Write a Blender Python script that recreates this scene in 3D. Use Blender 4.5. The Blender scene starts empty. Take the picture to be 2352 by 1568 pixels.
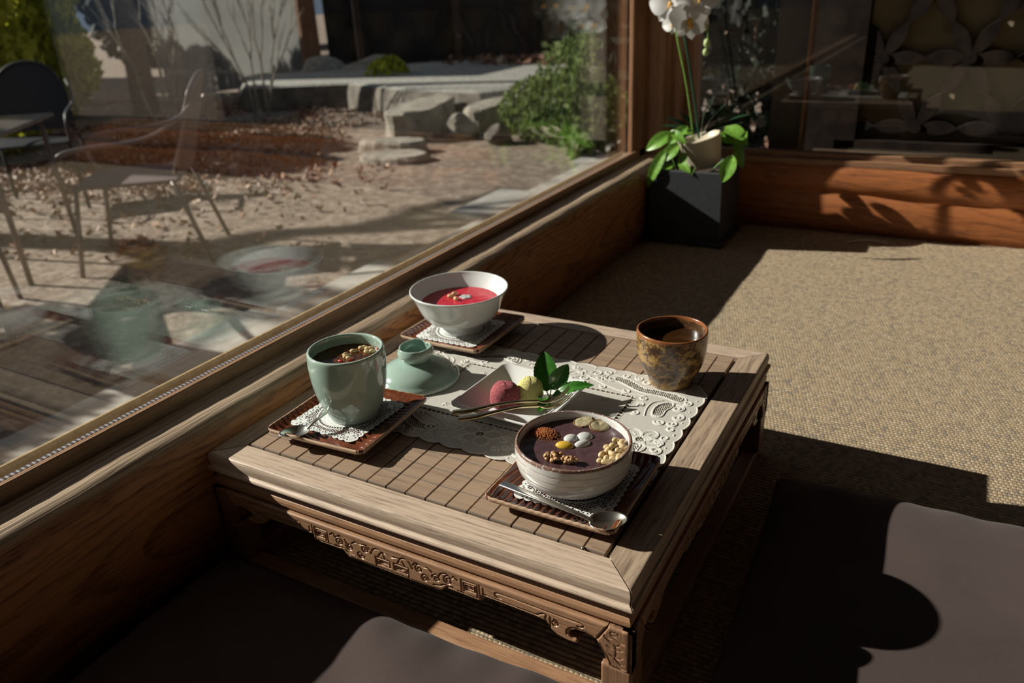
import bpy, bmesh, math, random
import numpy as np
from mathutils import Vector, Matrix, Euler
random.seed(7); RNG = np.random.default_rng(7)
PI = math.pi
C = bpy.context.scene.collection
T = 0.155                       # height of the table top above the carpet
G = -0.595                      # garden ground, below the raised room floor

# ------------------------------------------------------------------ camera
F_PX = 1796.01469
R_CAM = np.array([[0.87284683, 0.48570133, -0.04725069],
                  [0.16279473, -0.38109284, -0.91009127],
                  [-0.46003944, 0.78667812, -0.4117053]])
CAM = np.array([0.65210, -0.50941, 0.45729 + T])

def at(u, v, z):
    """point of the place seen at pixel u, v at height z"""
    d = R_CAM.T @ np.array([(u - 1176) / F_PX, (v - 784) / F_PX, 1.0])
    return Vector(CAM + d * ((z - CAM[2]) / d[2]))
def aty(u, v, y):
    d = R_CAM.T @ np.array([(u - 1176) / F_PX, (v - 784) / F_PX, 1.0])
    return Vector(CAM + d * ((y - CAM[1]) / d[1]))
def atd(u, v, dep):
    d = R_CAM.T @ np.array([(u - 1176) / F_PX, (v - 784) / F_PX, 1.0])
    return Vector(CAM + d * dep)
def depth(p):
    return float(R_CAM[2] @ (np.array(p) - CAM))

cam_d = bpy.data.cameras.new('camera'); cam = bpy.data.objects.new('camera', cam_d); C.objects.link(cam)
cm = Matrix.Identity(4)
for i in range(3):
    cm[i][0] = R_CAM[0][i]; cm[i][1] = -R_CAM[1][i]; cm[i][2] = -R_CAM[2][i]; cm[i][3] = CAM[i]
cam.matrix_world = cm
cam_d.sensor_width = 36; cam_d.lens = F_PX / 2352 * 36
cam_d.clip_start = 0.02; cam_d.clip_end = 200
cam_d.dof.use_dof = True; cam_d.dof.focus_distance = depth((0.35, 0.10, T + 0.04)); cam_d.dof.aperture_fstop = 6.3
bpy.context.scene.camera = cam
sc = bpy.context.scene
sc.view_settings.view_transform = 'Standard'; sc.view_settings.look = 'None'
sc.view_settings.exposure = 0.0; sc.view_settings.gamma = 1.0
sc.cycles.max_bounces = 10; sc.cycles.transparent_max_bounces = 24

# ------------------------------------------------------------------ objects
def thing(name, label, cat, loc=(0, 0, 0), group=None, rot=None):
    o = bpy.data.objects.new(name, None); C.objects.link(o); o.location = loc
    o.empty_display_size = 0.01
    if rot is not None: o.rotation_euler = rot
    o['label'] = label; o['category'] = cat
    if group: o['group'] = group
    return o
def tag(o, label, cat, group=None, kind=None):
    if label: o['label'] = label
    if cat: o['category'] = cat
    if group: o['group'] = group
    if kind: o['kind'] = kind
    return o
def mesh(name, V, Fc, mat, parent=None, smooth=False, loc=None, rot=None, origin=None):
    me = bpy.data.meshes.new(name)
    V = np.asarray(V, float)
    if origin is not None:
        V = V - np.asarray(origin, float); loc = origin
    me.from_pydata(V.tolist(), [], [tuple(int(i) for i in f) for f in Fc])
    me.validate()
    if smooth: me.shade_smooth()
    me.materials.append(mat)
    o = bpy.data.objects.new(name, me); C.objects.link(o)
    if loc is not None: o.location = loc
    if rot is not None: o.rotation_euler = rot
    if parent is not None: o.parent = parent
    return o
def struct(name, V, Fc, mat, smooth=False):
    o = mesh(name, V, Fc, mat, None, smooth); o['kind'] = 'structure'; return o

class MB:
    def __init__(s): s.V = []; s.F = []
    def add(s, V, Fc):
        b = len(s.V); s.V.extend([tuple(map(float, v)) for v in V]); s.F.extend([tuple(b + int(i) for i in f) for f in Fc]); return s
    def box(s, x0, x1, y0, y1, z0, z1, bev=0.0):
        if bev <= 0:
            V = [(x, y, z) for z in (z0, z1) for y in (y0, y1) for x in (x0, x1)]
            return s.add(V, [(0, 2, 3, 1), (4, 5, 7, 6), (0, 1, 5, 4), (2, 6, 7, 3), (0, 4, 6, 2), (1, 3, 7, 5)])
        bm = bmesh.new(); bmesh.ops.create_cube(bm, size=1.0)
        for v in bm.verts:
            v.co = Vector(((x0 + x1) / 2 + v.co.x * (x1 - x0), (y0 + y1) / 2 + v.co.y * (y1 - y0), (z0 + z1) / 2 + v.co.z * (z1 - z0)))
        bmesh.ops.bevel(bm, geom=bm.edges[:], offset=bev, segments=2, affect='EDGES', profile=0.5)
        bm.verts.index_update()
        s.add([v.co for v in bm.verts], [[v.index for v in f.verts] for f in bm.faces]); bm.free(); return s
    def prism(s, poly, h0, h1, axis='z'):
        """poly: 2-D outline, extruded between h0 and h1 along the axis"""
        def m(a, b, h):
            return {'z': (a, b, h), 'y': (a, h, b), 'x': (h, a, b)}[axis]
        n = len(poly)
        V = [m(a, b, h0) for a, b in poly] + [m(a, b, h1) for a, b in poly]
        Fc = [tuple(range(n))[::-1], tuple(range(n, 2 * n))] + [(i, (i + 1) % n, n + (i + 1) % n, n + i) for i in range(n)]
        return s.add(V, Fc)
    def tube(s, pts, rad, n=8, flat=None, cap=True):
        pts = [Vector(p) for p in pts]; m = len(pts)
        if not hasattr(rad, '__len__'): rad = [rad] * m
        up = Vector((0.12, 0.2, 1)).normalized(); V = []
        for i, p in enumerate(pts):
            t = (pts[min(i + 1, m - 1)] - pts[max(i - 1, 0)])
            t = t.normalized() if t.length > 1e-9 else Vector((0, 0, 1))
            a = up.cross(t)
            if a.length < 1e-3: a = Vector((1, 0, 0)).cross(t)
            a.normalize(); b = t.cross(a)
            fa, fb = (1, 1) if flat is None else flat
            for k in range(n):
                q = 2 * PI * k / n
                V.append(p + a * (math.cos(q) * rad[i] * fa) + b * (math.sin(q) * rad[i] * fb))
        Fc = [(i * n + k, i * n + (k + 1) % n, (i + 1) * n + (k + 1) % n, (i + 1) * n + k) for i in range(m - 1) for k in range(n)]
        if cap: Fc += [tuple(range(n))[::-1], tuple((m - 1) * n + k for k in range(n))]
        return s.add(V, Fc)
    def ball(s, c, r, n=12, m=8, noise=0.0, rot=None):
        if not hasattr(r, '__len__'): r = (r, r, r)
        V = []; 
        for i in range(1, m):
            th = PI * i / m
            for k in range(n):
                ph = 2 * PI * k / n; V.append((math.sin(th) * math.cos(ph), math.sin(th) * math.sin(ph), math.cos(th)))
        V.append((0, 0, 1)); V.append((0, 0, -1))
        W = []
        for v in V:
            q = 1 + (random.uniform(-noise, noise) if noise else 0)
            w = Vector((v[0] * r[0] * q, v[1] * r[1] * q, v[2] * r[2] * q))
            if rot is not None: w.rotate(rot)
            W.append(w + Vector(c))
        N = (m - 1) * n
        Fc = [(i * n + k, (i + 1) * n + k, (i + 1) * n + (k + 1) % n, i * n + (k + 1) % n) for i in range(m - 2) for k in range(n)]
        Fc += [(N, k, (k + 1) % n) for k in range(n)] + [(N + 1, (m - 2) * n + (k + 1) % n, (m - 2) * n + k) for k in range(n)]
        return s.add(W, Fc)
    def build(s, name, mat, parent=None, smooth=False, origin=None):
        return mesh(name, s.V, s.F, mat, parent, smooth, origin=origin)

def lathe(prof, n=96, fn=None):
    V = []; m = len(prof)
    for i, (r, z) in enumerate(prof):
        for k in range(n):
            a = 2 * PI * k / n
            rr, zz = (r, z) if fn is None else fn(r, z, a, i)
            V.append((rr * math.cos(a), rr * math.sin(a), zz))
    Fc = [(i * n + k, i * n + (k + 1) % n, (i + 1) * n + (k + 1) % n, (i + 1) * n + k) for i in range(m - 1) for k in range(n)]
    return V, Fc
def smoothp(pts, it=3, closed=False):
    P = [Vector(p) if len(p) == 3 else Vector((p[0], p[1], 0)) for p in pts]
    for _ in range(it):
        Q = []
        n = len(P)
        if not closed: Q.append(P[0])
        for i in range(n if closed else n - 1):
            a, b = P[i], P[(i + 1) % n]
            Q += [a * .75 + b * .25, a * .25 + b * .75]
        if not closed: Q.append(P[-1])
        P = Q
    return P

def grid_mesh(name, X, Y, Z, keep, mat, parent=None, loc=None, solid=0.0, rot=None, smooth=True):
    """height field X,Y,Z (2-D arrays) with a mask of faces to keep"""
    ny, nx = Z.shape
    idx = np.arange(nx * ny).reshape(ny, nx)
    q = np.stack([idx[:-1, :-1], idx[:-1, 1:], idx[1:, 1:], idx[1:, :-1]], -1)[keep]
    used = np.unique(q); remap = np.full(nx * ny, -1); remap[used] = np.arange(len(used))
    co = np.stack([X.ravel(), Y.ravel(), Z.ravel()], -1)[used]; q = remap[q]
    if solid > 0:                                         # give the sheet its underside and edges
        n = len(co); lo = co.copy(); lo[:, 2] = lo[:, 2] - solid
        e = np.concatenate([q[:, [0, 1]], q[:, [1, 2]], q[:, [2, 3]], q[:, [3, 0]]])
        key = e[:, 0].astype(np.int64) * (n + 1) + e[:, 1]; rev = e[:, 1].astype(np.int64) * (n + 1) + e[:, 0]
        be = e[~np.isin(key, rev)]
        side = np.stack([be[:, 1], be[:, 0], be[:, 0] + n, be[:, 1] + n], -1)
        co = np.concatenate([co, lo]); q = np.concatenate([q, q[:, ::-1] + n, side])
    me = bpy.data.meshes.new(name)
    me.vertices.add(len(co)); me.vertices.foreach_set('co', co.ravel().astype(np.float32))
    me.loops.add(q.size); me.loops.foreach_set('vertex_index', q.ravel().astype(np.int32))
    me.polygons.add(len(q)); me.polygons.foreach_set('loop_start', (np.arange(len(q)) * 4).astype(np.int32))
    me.polygons.foreach_set('loop_total', np.full(len(q), 4, np.int32))
    me.update(calc_edges=True)
    if smooth: me.shade_smooth()
    me.materials.append(mat)
    o = bpy.data.objects.new(name, me); C.objects.link(o)
    if loc is not None: o.location = loc
    if rot is not None: o.rotation_euler = rot
    if parent is not None: o.parent = parent
    return o
def pdist(X, Y, pts, lim=1e9):
    """distance from the raster points to a polyline"""
    D = np.full(X.shape, 1e3)
    pts = np.asarray([(p[0], p[1]) for p in pts], float)
    x0, y0 = X[0, 0], Y[0, 0]; dx = X[0, 1] - X[0, 0]; dy = Y[1, 0] - Y[0, 0]
    for a, b in zip(pts[:-1], pts[1:]):
        m = min(lim, 0.006)
        i0 = max(int((min(a[0], b[0]) - m - x0) / dx), 0); i1 = min(int((max(a[0], b[0]) + m - x0) / dx) + 2, X.shape[1])
        j0 = max(int((min(a[1], b[1]) - m - y0) / dy), 0); j1 = min(int((max(a[1], b[1]) + m - y0) / dy) + 2, X.shape[0])
        if i1 <= i0 or j1 <= j0: continue
        xs = X[j0:j1, i0:i1]; ys = Y[j0:j1, i0:i1]; d = b - a; L = max(d @ d, 1e-14)
        t = np.clip(((xs - a[0]) * d[0] + (ys - a[1]) * d[1]) / L, 0, 1)
        D[j0:j1, i0:i1] = np.minimum(D[j0:j1, i0:i1], np.hypot(xs - a[0] - t * d[0], ys - a[1] - t * d[1]))
    return D
def inpoly(X, Y, poly):
    ins = np.zeros(X.shape, bool); n = len(poly); j = n - 1
    for i in range(n):
        xi, yi = poly[i][0], poly[i][1]; xj, yj = poly[j][0], poly[j][1]
        if abs(yj - yi) > 1e-12:
            ins ^= ((yi > Y) != (yj > Y)) & (X < (xj - xi) * (Y - yi) / (yj - yi) + xi)
        j = i
    return ins
def spiral(cx, cy, r0, r1, a0, turns, n=40):
    return [(cx + (r0 + (r1 - r0) * t) * math.cos(a0 + 2 * PI * turns * t), cy + (r0 + (r1 - r0) * t) * math.sin(a0 + 2 * PI * turns * t)) for t in [i / n for i in range(n + 1)]]

# ------------------------------------------------------------------ materials
class NT:
    def __init__(s, name):
        s.m = bpy.data.materials.new(name); s.m.use_nodes = True; s.t = s.m.node_tree
        s.b = s.t.nodes['Principled BSDF']; s.out = s.t.nodes['Material Output']
    def n(s, typ, ins=None, **kw):
        nd = s.t.nodes.new('ShaderNode' + typ)
        for k, v in kw.items(): setattr(nd, k, v)
        for k, v in (ins or {}).items(): s.set(nd, k, v)
        return nd
    def set(s, nd, k, v):
        if isinstance(v, bpy.types.NodeSocket): s.t.links.new(v, nd.inputs[k])
        elif isinstance(v, bpy.types.Node): s.t.links.new(v.outputs[0], nd.inputs[k])
        else: nd.inputs[k].default_value = v
    def obj(s): return s.n('TexCoord').outputs['Object']
    def math(s, op, a, b=0.0, c=0.0, clamp=False):
        nd = s.n('Math', {0: a, 1: b}, operation=op, use_clamp=clamp)
        if op in ('MULTIPLY_ADD', 'SMOOTH_MIN', 'WRAP', 'COMPARE'): s.set(nd, 2, c)
        return nd.outputs[0]
    def mapv(s, v, scale=(1, 1, 1), loc=(0, 0, 0), rot=(0, 0, 0)):
        return s.n('Mapping', {'Vector': v, 'Scale': scale, 'Location': loc, 'Rotation': rot}).outputs[0]
    def noise(s, v, scale, detail=4, rough=0.55, dist=0.0):
        return s.n('TexNoise', {'Vector': v, 'Scale': scale, 'Detail': detail, 'Roughness': rough, 'Distortion': dist}).outputs[0]
    def ramp(s, f, stops):
        nd = s.n('ValToRGB', {0: f}); e = nd.color_ramp.elements
        while len(e) < len(stops): e.new(0.5)
        for el, (p, c) in zip(e, stops):
            el.position = p; el.color = (*c, 1) if len(c) == 3 else c
        return nd.outputs[0]
    def mix(s, f, a, b, mode='MIX'):
        nd = s.n('Mix', data_type='RGBA', blend_type=mode)
        for i, v in ((0, f), (6, a), (7, b)):
            if isinstance(v, tuple): v = (*v, 1) if len(v) == 3 else v
            if isinstance(v, (bpy.types.NodeSocket)): s.t.links.new(v, nd.inputs[i])
            else: nd.inputs[i].default_value = v
        return nd.outputs[2]
    def xyz(s, v):
        return s.n('SeparateXYZ', {0: v}).outputs
    def bump(s, h, strength=0.3, dist=0.001):
        return s.n('Bump', {'Height': h, 'Strength': strength, 'Distance': dist}).outputs[0]
    def done(s, col=None, rough=None, bump=None, **kw):
        if col is not None: s.set(s.b, 'Base Color', (*col, 1) if isinstance(col, tuple) and len(col) == 3 else col)
        if rough is not None: s.set(s.b, 'Roughness', rough)
        if bump is not None: s.set(s.b, 'Normal', bump)
        for k, v in kw.items(): s.set(s.b, k.replace('_', ' '), v)
        return s.m

def _leafy(s, i, a, b, c):
    col = s.ramp(i, [(0, a), (.5, b), (1, c)]); s.done(col, .7, Specular_IOR_Level=.25)
    tl = s.n('BsdfTranslucent', {'Color': col}); mx = s.n('MixShader', {0: .42, 1: s.b.outputs[0], 2: tl.outputs[0]})
    s.t.links.new(mx.outputs[0], s.out.inputs[0]); return s.m
NT.leafy = _leafy
def plain(name, col, rough=0.5, **kw):
    t = NT(name); return t.done(col, rough, **kw)
def mottled(name, c1, c2, scale=60, rough=0.6, bump=0.2, bd=0.0005, **kw):
    t = NT(name); v = t.obj(); f = t.noise(v, scale, 5)
    return t.done(t.ramp(f, [(.35, c1), (.65, c2)]), rough, t.bump(f, bump, bd), **kw)
def wood(name, cl, cd, axis, rings=110, centre=(0, 0, 0), stretch=0.1, wob=0.02, wobs=3.0, rough=0.55, contrast=1.0, fine=260, bump=0.25, extra=None, knots=False):
    """growth rings round an axis near the board, cut by its faces, and fine pores along the grain"""
    t = NT(name); v = t.obj(); ax = 'xyz'.index(axis)
    sc_ = [1, 1, 1]; sc_[ax] = stretch
    vm = t.mapv(v, tuple(sc_))
    nz = t.n('TexNoise', {'Vector': vm, 'Scale': wobs, 'Detail': 2, 'Roughness': 0.5}).outputs[1]
    off = t.n('VectorMath', {0: nz, 1: (.5, .5, .5)}, operation='SUBTRACT').outputs[0]
    offs = t.n('VectorMath', {0: off, 'Scale': wob}, operation='SCALE').outputs[0]
    p = t.n('VectorMath', {0: v, 1: offs}, operation='ADD').outputs[0]
    p = t.n('VectorMath', {0: p, 1: centre}, operation='SUBTRACT').outputs[0]
    flat = [1, 1, 1]; flat[ax] = 0
    p = t.n('VectorMath', {0: p, 1: tuple(flat)}, operation='MULTIPLY').outputs[0]
    r = t.n('VectorMath', {0: p}, operation='LENGTH').outputs['Value']
    ph = t.math('MULTIPLY', r, rings)
    fr = t.math('FRACT', ph)
    ring = t.ramp(fr, [(0.0, (0, 0, 0)), (0.55, (.35, .35, .35)), (0.9, (1, 1, 1)), (1.0, (0, 0, 0))])
    fs = [fine, fine, fine]; fs[ax] = fine * 0.07
    fg = t.noise(t.mapv(v, tuple(fs)), 1.0, 4, .6)
    bl = t.noise(t.mapv(v, tuple(6 if i != ax else 2 for i in range(3))), 1.6, 3, .5)
    f = t.math('ADD', t.math('MULTIPLY', ring, 0.6 * contrast), t.math('MULTIPLY', t.math('SUBTRACT', fg, .5), 2.3), )
    ps = [fine * 2.2] * 3; ps[ax] = fine * .12
    pore = t.math('GREATER_THAN', t.noise(t.mapv(v, tuple(ps)), 1.0, 2, .5), .64)
    f = t.math('ADD', f, t.math('MULTIPLY', pore, .35))
    f = t.math('ADD', f, t.math('MULTIPLY', t.math('SUBTRACT', bl, .5), 0.9), clamp=True)
    col = t.mix(f, cl, cd)
    if extra: col = extra(t, v, col)
    h = t.math('ADD', t.math('MULTIPLY', ring, -.5 * contrast), t.math('MULTIPLY', fg, 0.8))
    return t.done(col, t.ramp(fg, [(.3, (rough - .08,) * 3), (.7, (rough + .1,) * 3)]), t.bump(h, bump, 0.0012))

def glass_mat(name, tint=(0.97, 0.98, 0.97)):
    t = NT(name)
    geo = t.n('NewGeometry').outputs['Backfacing']
    ior = t.math('ADD', 1.5, t.math('MULTIPLY', geo, (1 / 1.5) - 1.5))
    fr = t.n('Fresnel', {'IOR': ior}).outputs[0]
    tr = t.n('BsdfTransparent', {'Color': (*tint, 1)}); gl = t.n('BsdfGlossy', {'Roughness': 0.0, 'Color': (1, 1, 1, 1)})
    mx = t.n('MixShader', {0: fr, 1: tr.outputs[0], 2: gl.outputs[0]})
    t.t.links.new(mx.outputs[0], t.out.inputs[0]); t.t.nodes.remove(t.b)
    return t.m

M = {}
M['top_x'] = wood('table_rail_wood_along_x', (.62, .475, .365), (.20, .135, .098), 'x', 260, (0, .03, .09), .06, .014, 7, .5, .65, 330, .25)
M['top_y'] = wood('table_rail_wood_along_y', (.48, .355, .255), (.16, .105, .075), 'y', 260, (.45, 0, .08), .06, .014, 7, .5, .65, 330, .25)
M['red_x'] = wood('table_apron_wood_along_x', (.43, .24, .135), (.18, .085, .045), 'x', 120, (0, .05, .10), .06, .012, 5, .42, .5, 420, .2)
M['red_y'] = wood('table_apron_wood_along_y', (.42, .23, .125), (.21, .10, .05), 'y', 120, (.40, 0, .10), .06, .012, 5, .42, .5, 420, .2)
M['red_z'] = wood('table_leg_wood_upright', (.30, .165, .095), (.13, .065, .035), 'z', 150, (.42, .02, 0), .06, .012, 5, .42, .5, 420, .2)
def slat_lines(t, v, col):
    xyz = t.xyz(v)
    fr = t.math('FRACT', t.math('DIVIDE', t.math('ADD', xyz[1], -0.0007), 0.0245))
    d = t.math('ABSOLUTE', t.math('SUBTRACT', fr, .5))
    line = t.math('GREATER_THAN', d, 0.478)
    brk = t.math('GREATER_THAN', t.noise(v, 900, 2), .40)
    m = t.math('MULTIPLY', line, brk)
    col = t.mix(t.math('MULTIPLY', m, .8), col, (.13, .155, .18))
    ld = t.math('GREATER_THAN', d, 0.468)
    return t.mix(t.math('MULTIPLY', ld, .25), col, (.10, .08, .06))
M['slat'] = wood('table_slat_wood', (.37, .255, .172), (.16, .102, .068), 'x', 60, (0, .2, -.3), .5, .02, 12, .55, .35, 150, .3, extra=slat_lines)
M['groove'] = mottled('groove_dirt', (.035, .022, .016), (.12, .075, .055), 900, .8, .6, .001)
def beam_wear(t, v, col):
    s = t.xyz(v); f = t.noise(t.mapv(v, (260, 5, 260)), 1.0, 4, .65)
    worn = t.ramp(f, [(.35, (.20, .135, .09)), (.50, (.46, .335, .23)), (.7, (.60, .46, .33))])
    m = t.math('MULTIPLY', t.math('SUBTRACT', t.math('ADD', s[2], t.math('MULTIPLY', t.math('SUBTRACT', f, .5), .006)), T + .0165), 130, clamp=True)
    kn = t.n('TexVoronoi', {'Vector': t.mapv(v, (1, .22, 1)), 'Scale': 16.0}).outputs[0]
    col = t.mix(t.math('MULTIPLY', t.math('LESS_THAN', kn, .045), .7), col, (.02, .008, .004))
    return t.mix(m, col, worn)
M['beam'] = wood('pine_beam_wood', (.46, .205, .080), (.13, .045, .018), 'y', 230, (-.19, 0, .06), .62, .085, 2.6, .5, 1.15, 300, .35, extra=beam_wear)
M['beam_back'] = wood('back_log_wood', (.40, .135, .040), (.12, .032, .012), 'x', 170, (0, 1.76, .09), .5, .06, 2.6, .5, .8, 300, .35)
M['frame_y'] = wood('window_frame_wood_along_y', (.38, .225, .13), (.15, .075, .04), 'y', 90, (-.3, 0, 0), .06, .02, 3, .5, .5, 300, .2)
M['frame_z'] = wood('window_frame_wood_upright', (.33, .165, .085), (.13, .055, .025), 'z', 60, (-.3, 1.3, 0), .06, .03, 3, .5, .8, 300, .2)
M['frame_x'] = wood('window_frame_wood_along_x', (.33, .175, .095), (.13, .055, .028), 'x', 90, (0, 1.3, 0), .06, .02, 3, .5, .5, 300, .2)
M['dark_wood'] = wood('dark_wall_wood', (.06, .035, .02), (.025, .014, .009), 'z', 30, (5, 5, 0), .1, .05, 2, .6, .5, 200, .2)
M['door_dark'] = mottled('dark_door_wood', (.055, .040, .034), (.085, .062, .052), 12, .6)
M['glass'] = glass_mat('window_glass')
M['spacer'] = None
def spacer():
    t = NT('aluminium_spacer'); v = t.obj(); y = t.xyz(v)[1]
    f = t.math('FRACT', t.math('MULTIPLY', y, 1 / .0055)); d = t.math('LESS_THAN', t.math('ABSOLUTE', t.math('SUBTRACT', f, .5)), .22)
    return t.done(t.mix(d, (.10, .11, .14), (.60, .63, .70)), .35, Metallic=.7)
M['spacer'] = spacer()
M['sill_out'] = mottled('weathered_outer_sill', (.17, .16, .15), (.26, .25, .235), 25, .8)
M['gold_strip'] = mottled('yellowed_putty', (.30, .20, .09), (.42, .30, .15), 80, .6)

def carpet():
    t = NT('sisal_carpet'); v = t.obj(); s = t.xyz(v)
    pit = 0.0066
    wob = t.math('MULTIPLY', t.math('SUBTRACT', t.noise(v, 60, 3), .5), .0035)
    yy = t.math('ADD', s[1], wob)
    ry = t.math('DIVIDE', yy, pit)
    row = t.math('FLOOR', ry); fy = t.math('FRACT', ry)
    hy = t.math('SINE', t.math('MULTIPLY', fy, PI))
    hy = t.math('POWER', hy, .6)
    xo = t.math('MULTIPLY', t.math('FRACT', t.math('MULTIPLY', row, .377)), .0065)
    rx = t.math('DIVIDE', t.math('ADD', t.math('ADD', s[0], xo), t.math('MULTIPLY', wob, 1.5)), .0054)
    fx = t.math('FRACT', rx); hx = t.math('POWER', t.math('SINE', t.math('MULTIPLY', fx, PI)), .5)
    fib = t.noise(t.mapv(v, (1, .4, 1)), 1100, 3)
    h = t.math('ADD', t.math('MULTIPLY', hy, t.math('ADD', .62, t.math('MULTIPLY', hx, .38))), t.math('MULTIPLY', fib, .25))
    cell = t.n('CombineXYZ', {0: t.math('FLOOR', rx), 1: row, 2: 0.0}).outputs[0]
    wn = t.n('TexWhiteNoise', {'Vector': cell}, noise_dimensions='3D').outputs[0]
    col = t.ramp(wn, [(0.0, (.19, .17, .155)), (.12, (.30, .235, .17)), (.35, (.47, .345, .215)), (.75, (.57, .42, .26)), (1.0, (.68, .54, .37))])
    col = t.mix(.35, col, t.ramp(fib, [(.35, (.30, .215, .135)), (.7, (.68, .52, .34))]))
    big = t.noise(v, 5, 3); col = t.mix(t.math('MULTIPLY', big, .25), col, (.42, .335, .235))
    gap = t.math('SUBTRACT', 1.0, t.math('POWER', hy, .9), clamp=True)
    col = t.mix(t.math('MULTIPLY', t.math('MULTIPLY', gap, t.noise(v, 160, 2)), .9), col, (.06, .055, .05))
    return t.done(col, .95, t.bump(h, .9, .0022))
M['carpet'] = carpet()
def cloth():
    t = NT('brown_cushion_cloth'); v = t.obj(); s = t.xyz(v)
    w = t.math('MULTIPLY', t.math('SINE', t.math('MULTIPLY', s[0], 5200)), t.math('SINE', t.math('MULTIPLY', s[1], 5200)))
    n1 = t.noise(v, 1400, 2); n2 = t.noise(v, 9, 4, .6)
    col = t.ramp(n2, [(.3, (.038, .0215, .0195)), (.7, (.066, .040, .0365))])
    col = t.mix(t.math('MULTIPLY', n1, .45), col, (.092, .062, .055))
    return t.done(col, .92, t.bump(t.math('ADD', t.math('MULTIPLY', w, .3), t.math('ADD', n1, t.math('MULTIPLY', n2, 6.0))), .35, .0008), Sheen_Weight=.06)
M['cloth'] = cloth()
M['celadon'] = None
def celadon():
    t = NT('celadon_glaze'); v = t.obj(); n = t.noise(v, 25, 4)
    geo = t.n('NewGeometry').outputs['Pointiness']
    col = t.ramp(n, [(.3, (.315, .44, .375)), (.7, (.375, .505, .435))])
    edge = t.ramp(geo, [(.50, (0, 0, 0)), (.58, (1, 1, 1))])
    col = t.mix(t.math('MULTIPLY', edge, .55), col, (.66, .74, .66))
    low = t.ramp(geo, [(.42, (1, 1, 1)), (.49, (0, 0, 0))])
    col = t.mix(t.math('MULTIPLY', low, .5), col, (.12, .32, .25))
    sp = t.noise(v, 700, 2); col = t.mix(t.math('MULTIPLY', t.math('GREATER_THAN', sp, .73), .3), col, (.6, .68, .62))
    return t.done(col, .12, Coat_Weight=.6, Coat_Roughness=.03, Subsurface_Weight=.08, Subsurface_Radius=(.004, .006, .005), Subsurface_Scale=.5)
M['celadon'] = celadon()
M['porcelain'] = plain('white_porcelain', (.74, .775, .765), .12, Coat_Weight=.5, Coat_Roughness=.03, Subsurface_Weight=.05, Subsurface_Radius=(.004, .004, .004), Subsurface_Scale=.5)
M['plate'] = plain('white_plate_glaze', (.80, .80, .80), .15, Coat_Weight=.4, Coat_Roughness=.03)
def stoneware():
    t = NT('ribbed_white_stoneware'); v = t.obj(); s = t.xyz(v)
    wob = t.math('MULTIPLY', t.math('SUBTRACT', t.noise(t.mapv(v, (10, 10, 1)), 1.6, 2), .5), .006)
    z = t.math('ADD', s[2], wob)
    f = t.math('FRACT', t.math('DIVIDE', z, .0078)); d = t.math('ABSOLUTE', t.math('SUBTRACT', f, .5))
    brk = t.math('GREATER_THAN', t.noise(t.mapv(v, (25, 25, 200)), 1.0, 3), .45)
    rad = t.n('VectorMath', {0: t.n('CombineXYZ', {0: s[0], 1: s[1], 2: 0.0}).outputs[0]}, operation='LENGTH').outputs['Value']
    geo = t.n('NewGeometry').outputs['Normal']
    outw = t.n('VectorMath', {0: geo, 1: t.n('CombineXYZ', {0: s[0], 1: s[1], 2: 0.0}).outputs[0]}, operation='DOT_PRODUCT').outputs['Value']
    out = t.math('GREATER_THAN', outw, 0.0)
    lin = t.math('MULTIPLY', t.math('MULTIPLY', t.math('LESS_THAN', d, .035), brk), out)
    col = t.mix(t.math('MULTIPLY', lin, .75), (.66, .64, .625), (.36, .22, .11))
    rn = t.noise(v, 380, 3, .6)
    rim = t.math('MULTIPLY', t.math('GREATER_THAN', s[2], .0412), t.math('LESS_THAN', rn, .60))
    rim = t.math('MULTIPLY', rim, t.math('GREATER_THAN', rad, .0536))
    col = t.mix(t.math('MULTIPLY', rim, .9), col, (.20, .085, .05))
    sp = t.math('GREATER_THAN', t.noise(v, 620, 2), .76); col = t.mix(t.math('MULTIPLY', sp, .4), col, (.25, .18, .12))
    return t.done(col, .25, t.bump(t.math('SUBTRACT', t.math('MULTIPLY', t.math('MINIMUM', t.math('MULTIPLY', d, 6), 1.0), 1.0), t.math('MULTIPLY', rim, .3)), .5, .0006), Coat_Weight=.3, Coat_Roughness=.06)
M['stoneware'] = stoneware()
def tenmoku():
    t = NT('mottled_brown_glaze'); v = t.obj(); s = t.xyz(v)
    n1 = t.noise(t.mapv(v, (1, 1, 1.4)), 95, 8, .72, .8); n2 = t.noise(v, 400, 3, .7); n3 = t.noise(t.mapv(v, (1, 1, 3)), 16, 3)
    f = t.math('ADD', t.math('MULTIPLY', n1, .65), t.math('ADD', t.math('MULTIPLY', n2, .22), t.math('MULTIPLY', n3, .35)))
    col = t.ramp(f, [(.52, (.050, .026, .016)), (.60, (.12, .062, .026)), (.64, (.34, .205, .065)), (.80, (.46, .31, .11))])
    inn = t.math('LESS_THAN', t.n('VectorMath', {0: t.n('NewGeometry').outputs['Normal'], 1: t.n('CombineXYZ', {0: s[0], 1: s[1], 2: 0.0}).outputs[0]}, operation='DOT_PRODUCT').outputs['Value'], -0.001)
    col = t.mix(t.math('MULTIPLY', inn, .75), col, (.055, .028, .012))
    rim = t.ramp(s[2], [(0.0, (0, 0, 0)), (1.0, (1, 1, 1))])
    rm = t.math('GREATER_THAN', t.math('ADD', s[2], t.math('MULTIPLY', n1, .004)), .0695)
    col = t.mix(t.math('MULTIPLY', rm, .8), col, (.30, .10, .035))
    foot = t.math('LESS_THAN', s[2], .0014); col = t.mix(foot, col, (.45, .25, .15))
    return t.done(col, .28, t.bump(n1, .2, .0006), Coat_Weight=.35, Coat_Roughness=.08)
M['tenmoku'] = tenmoku()
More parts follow.
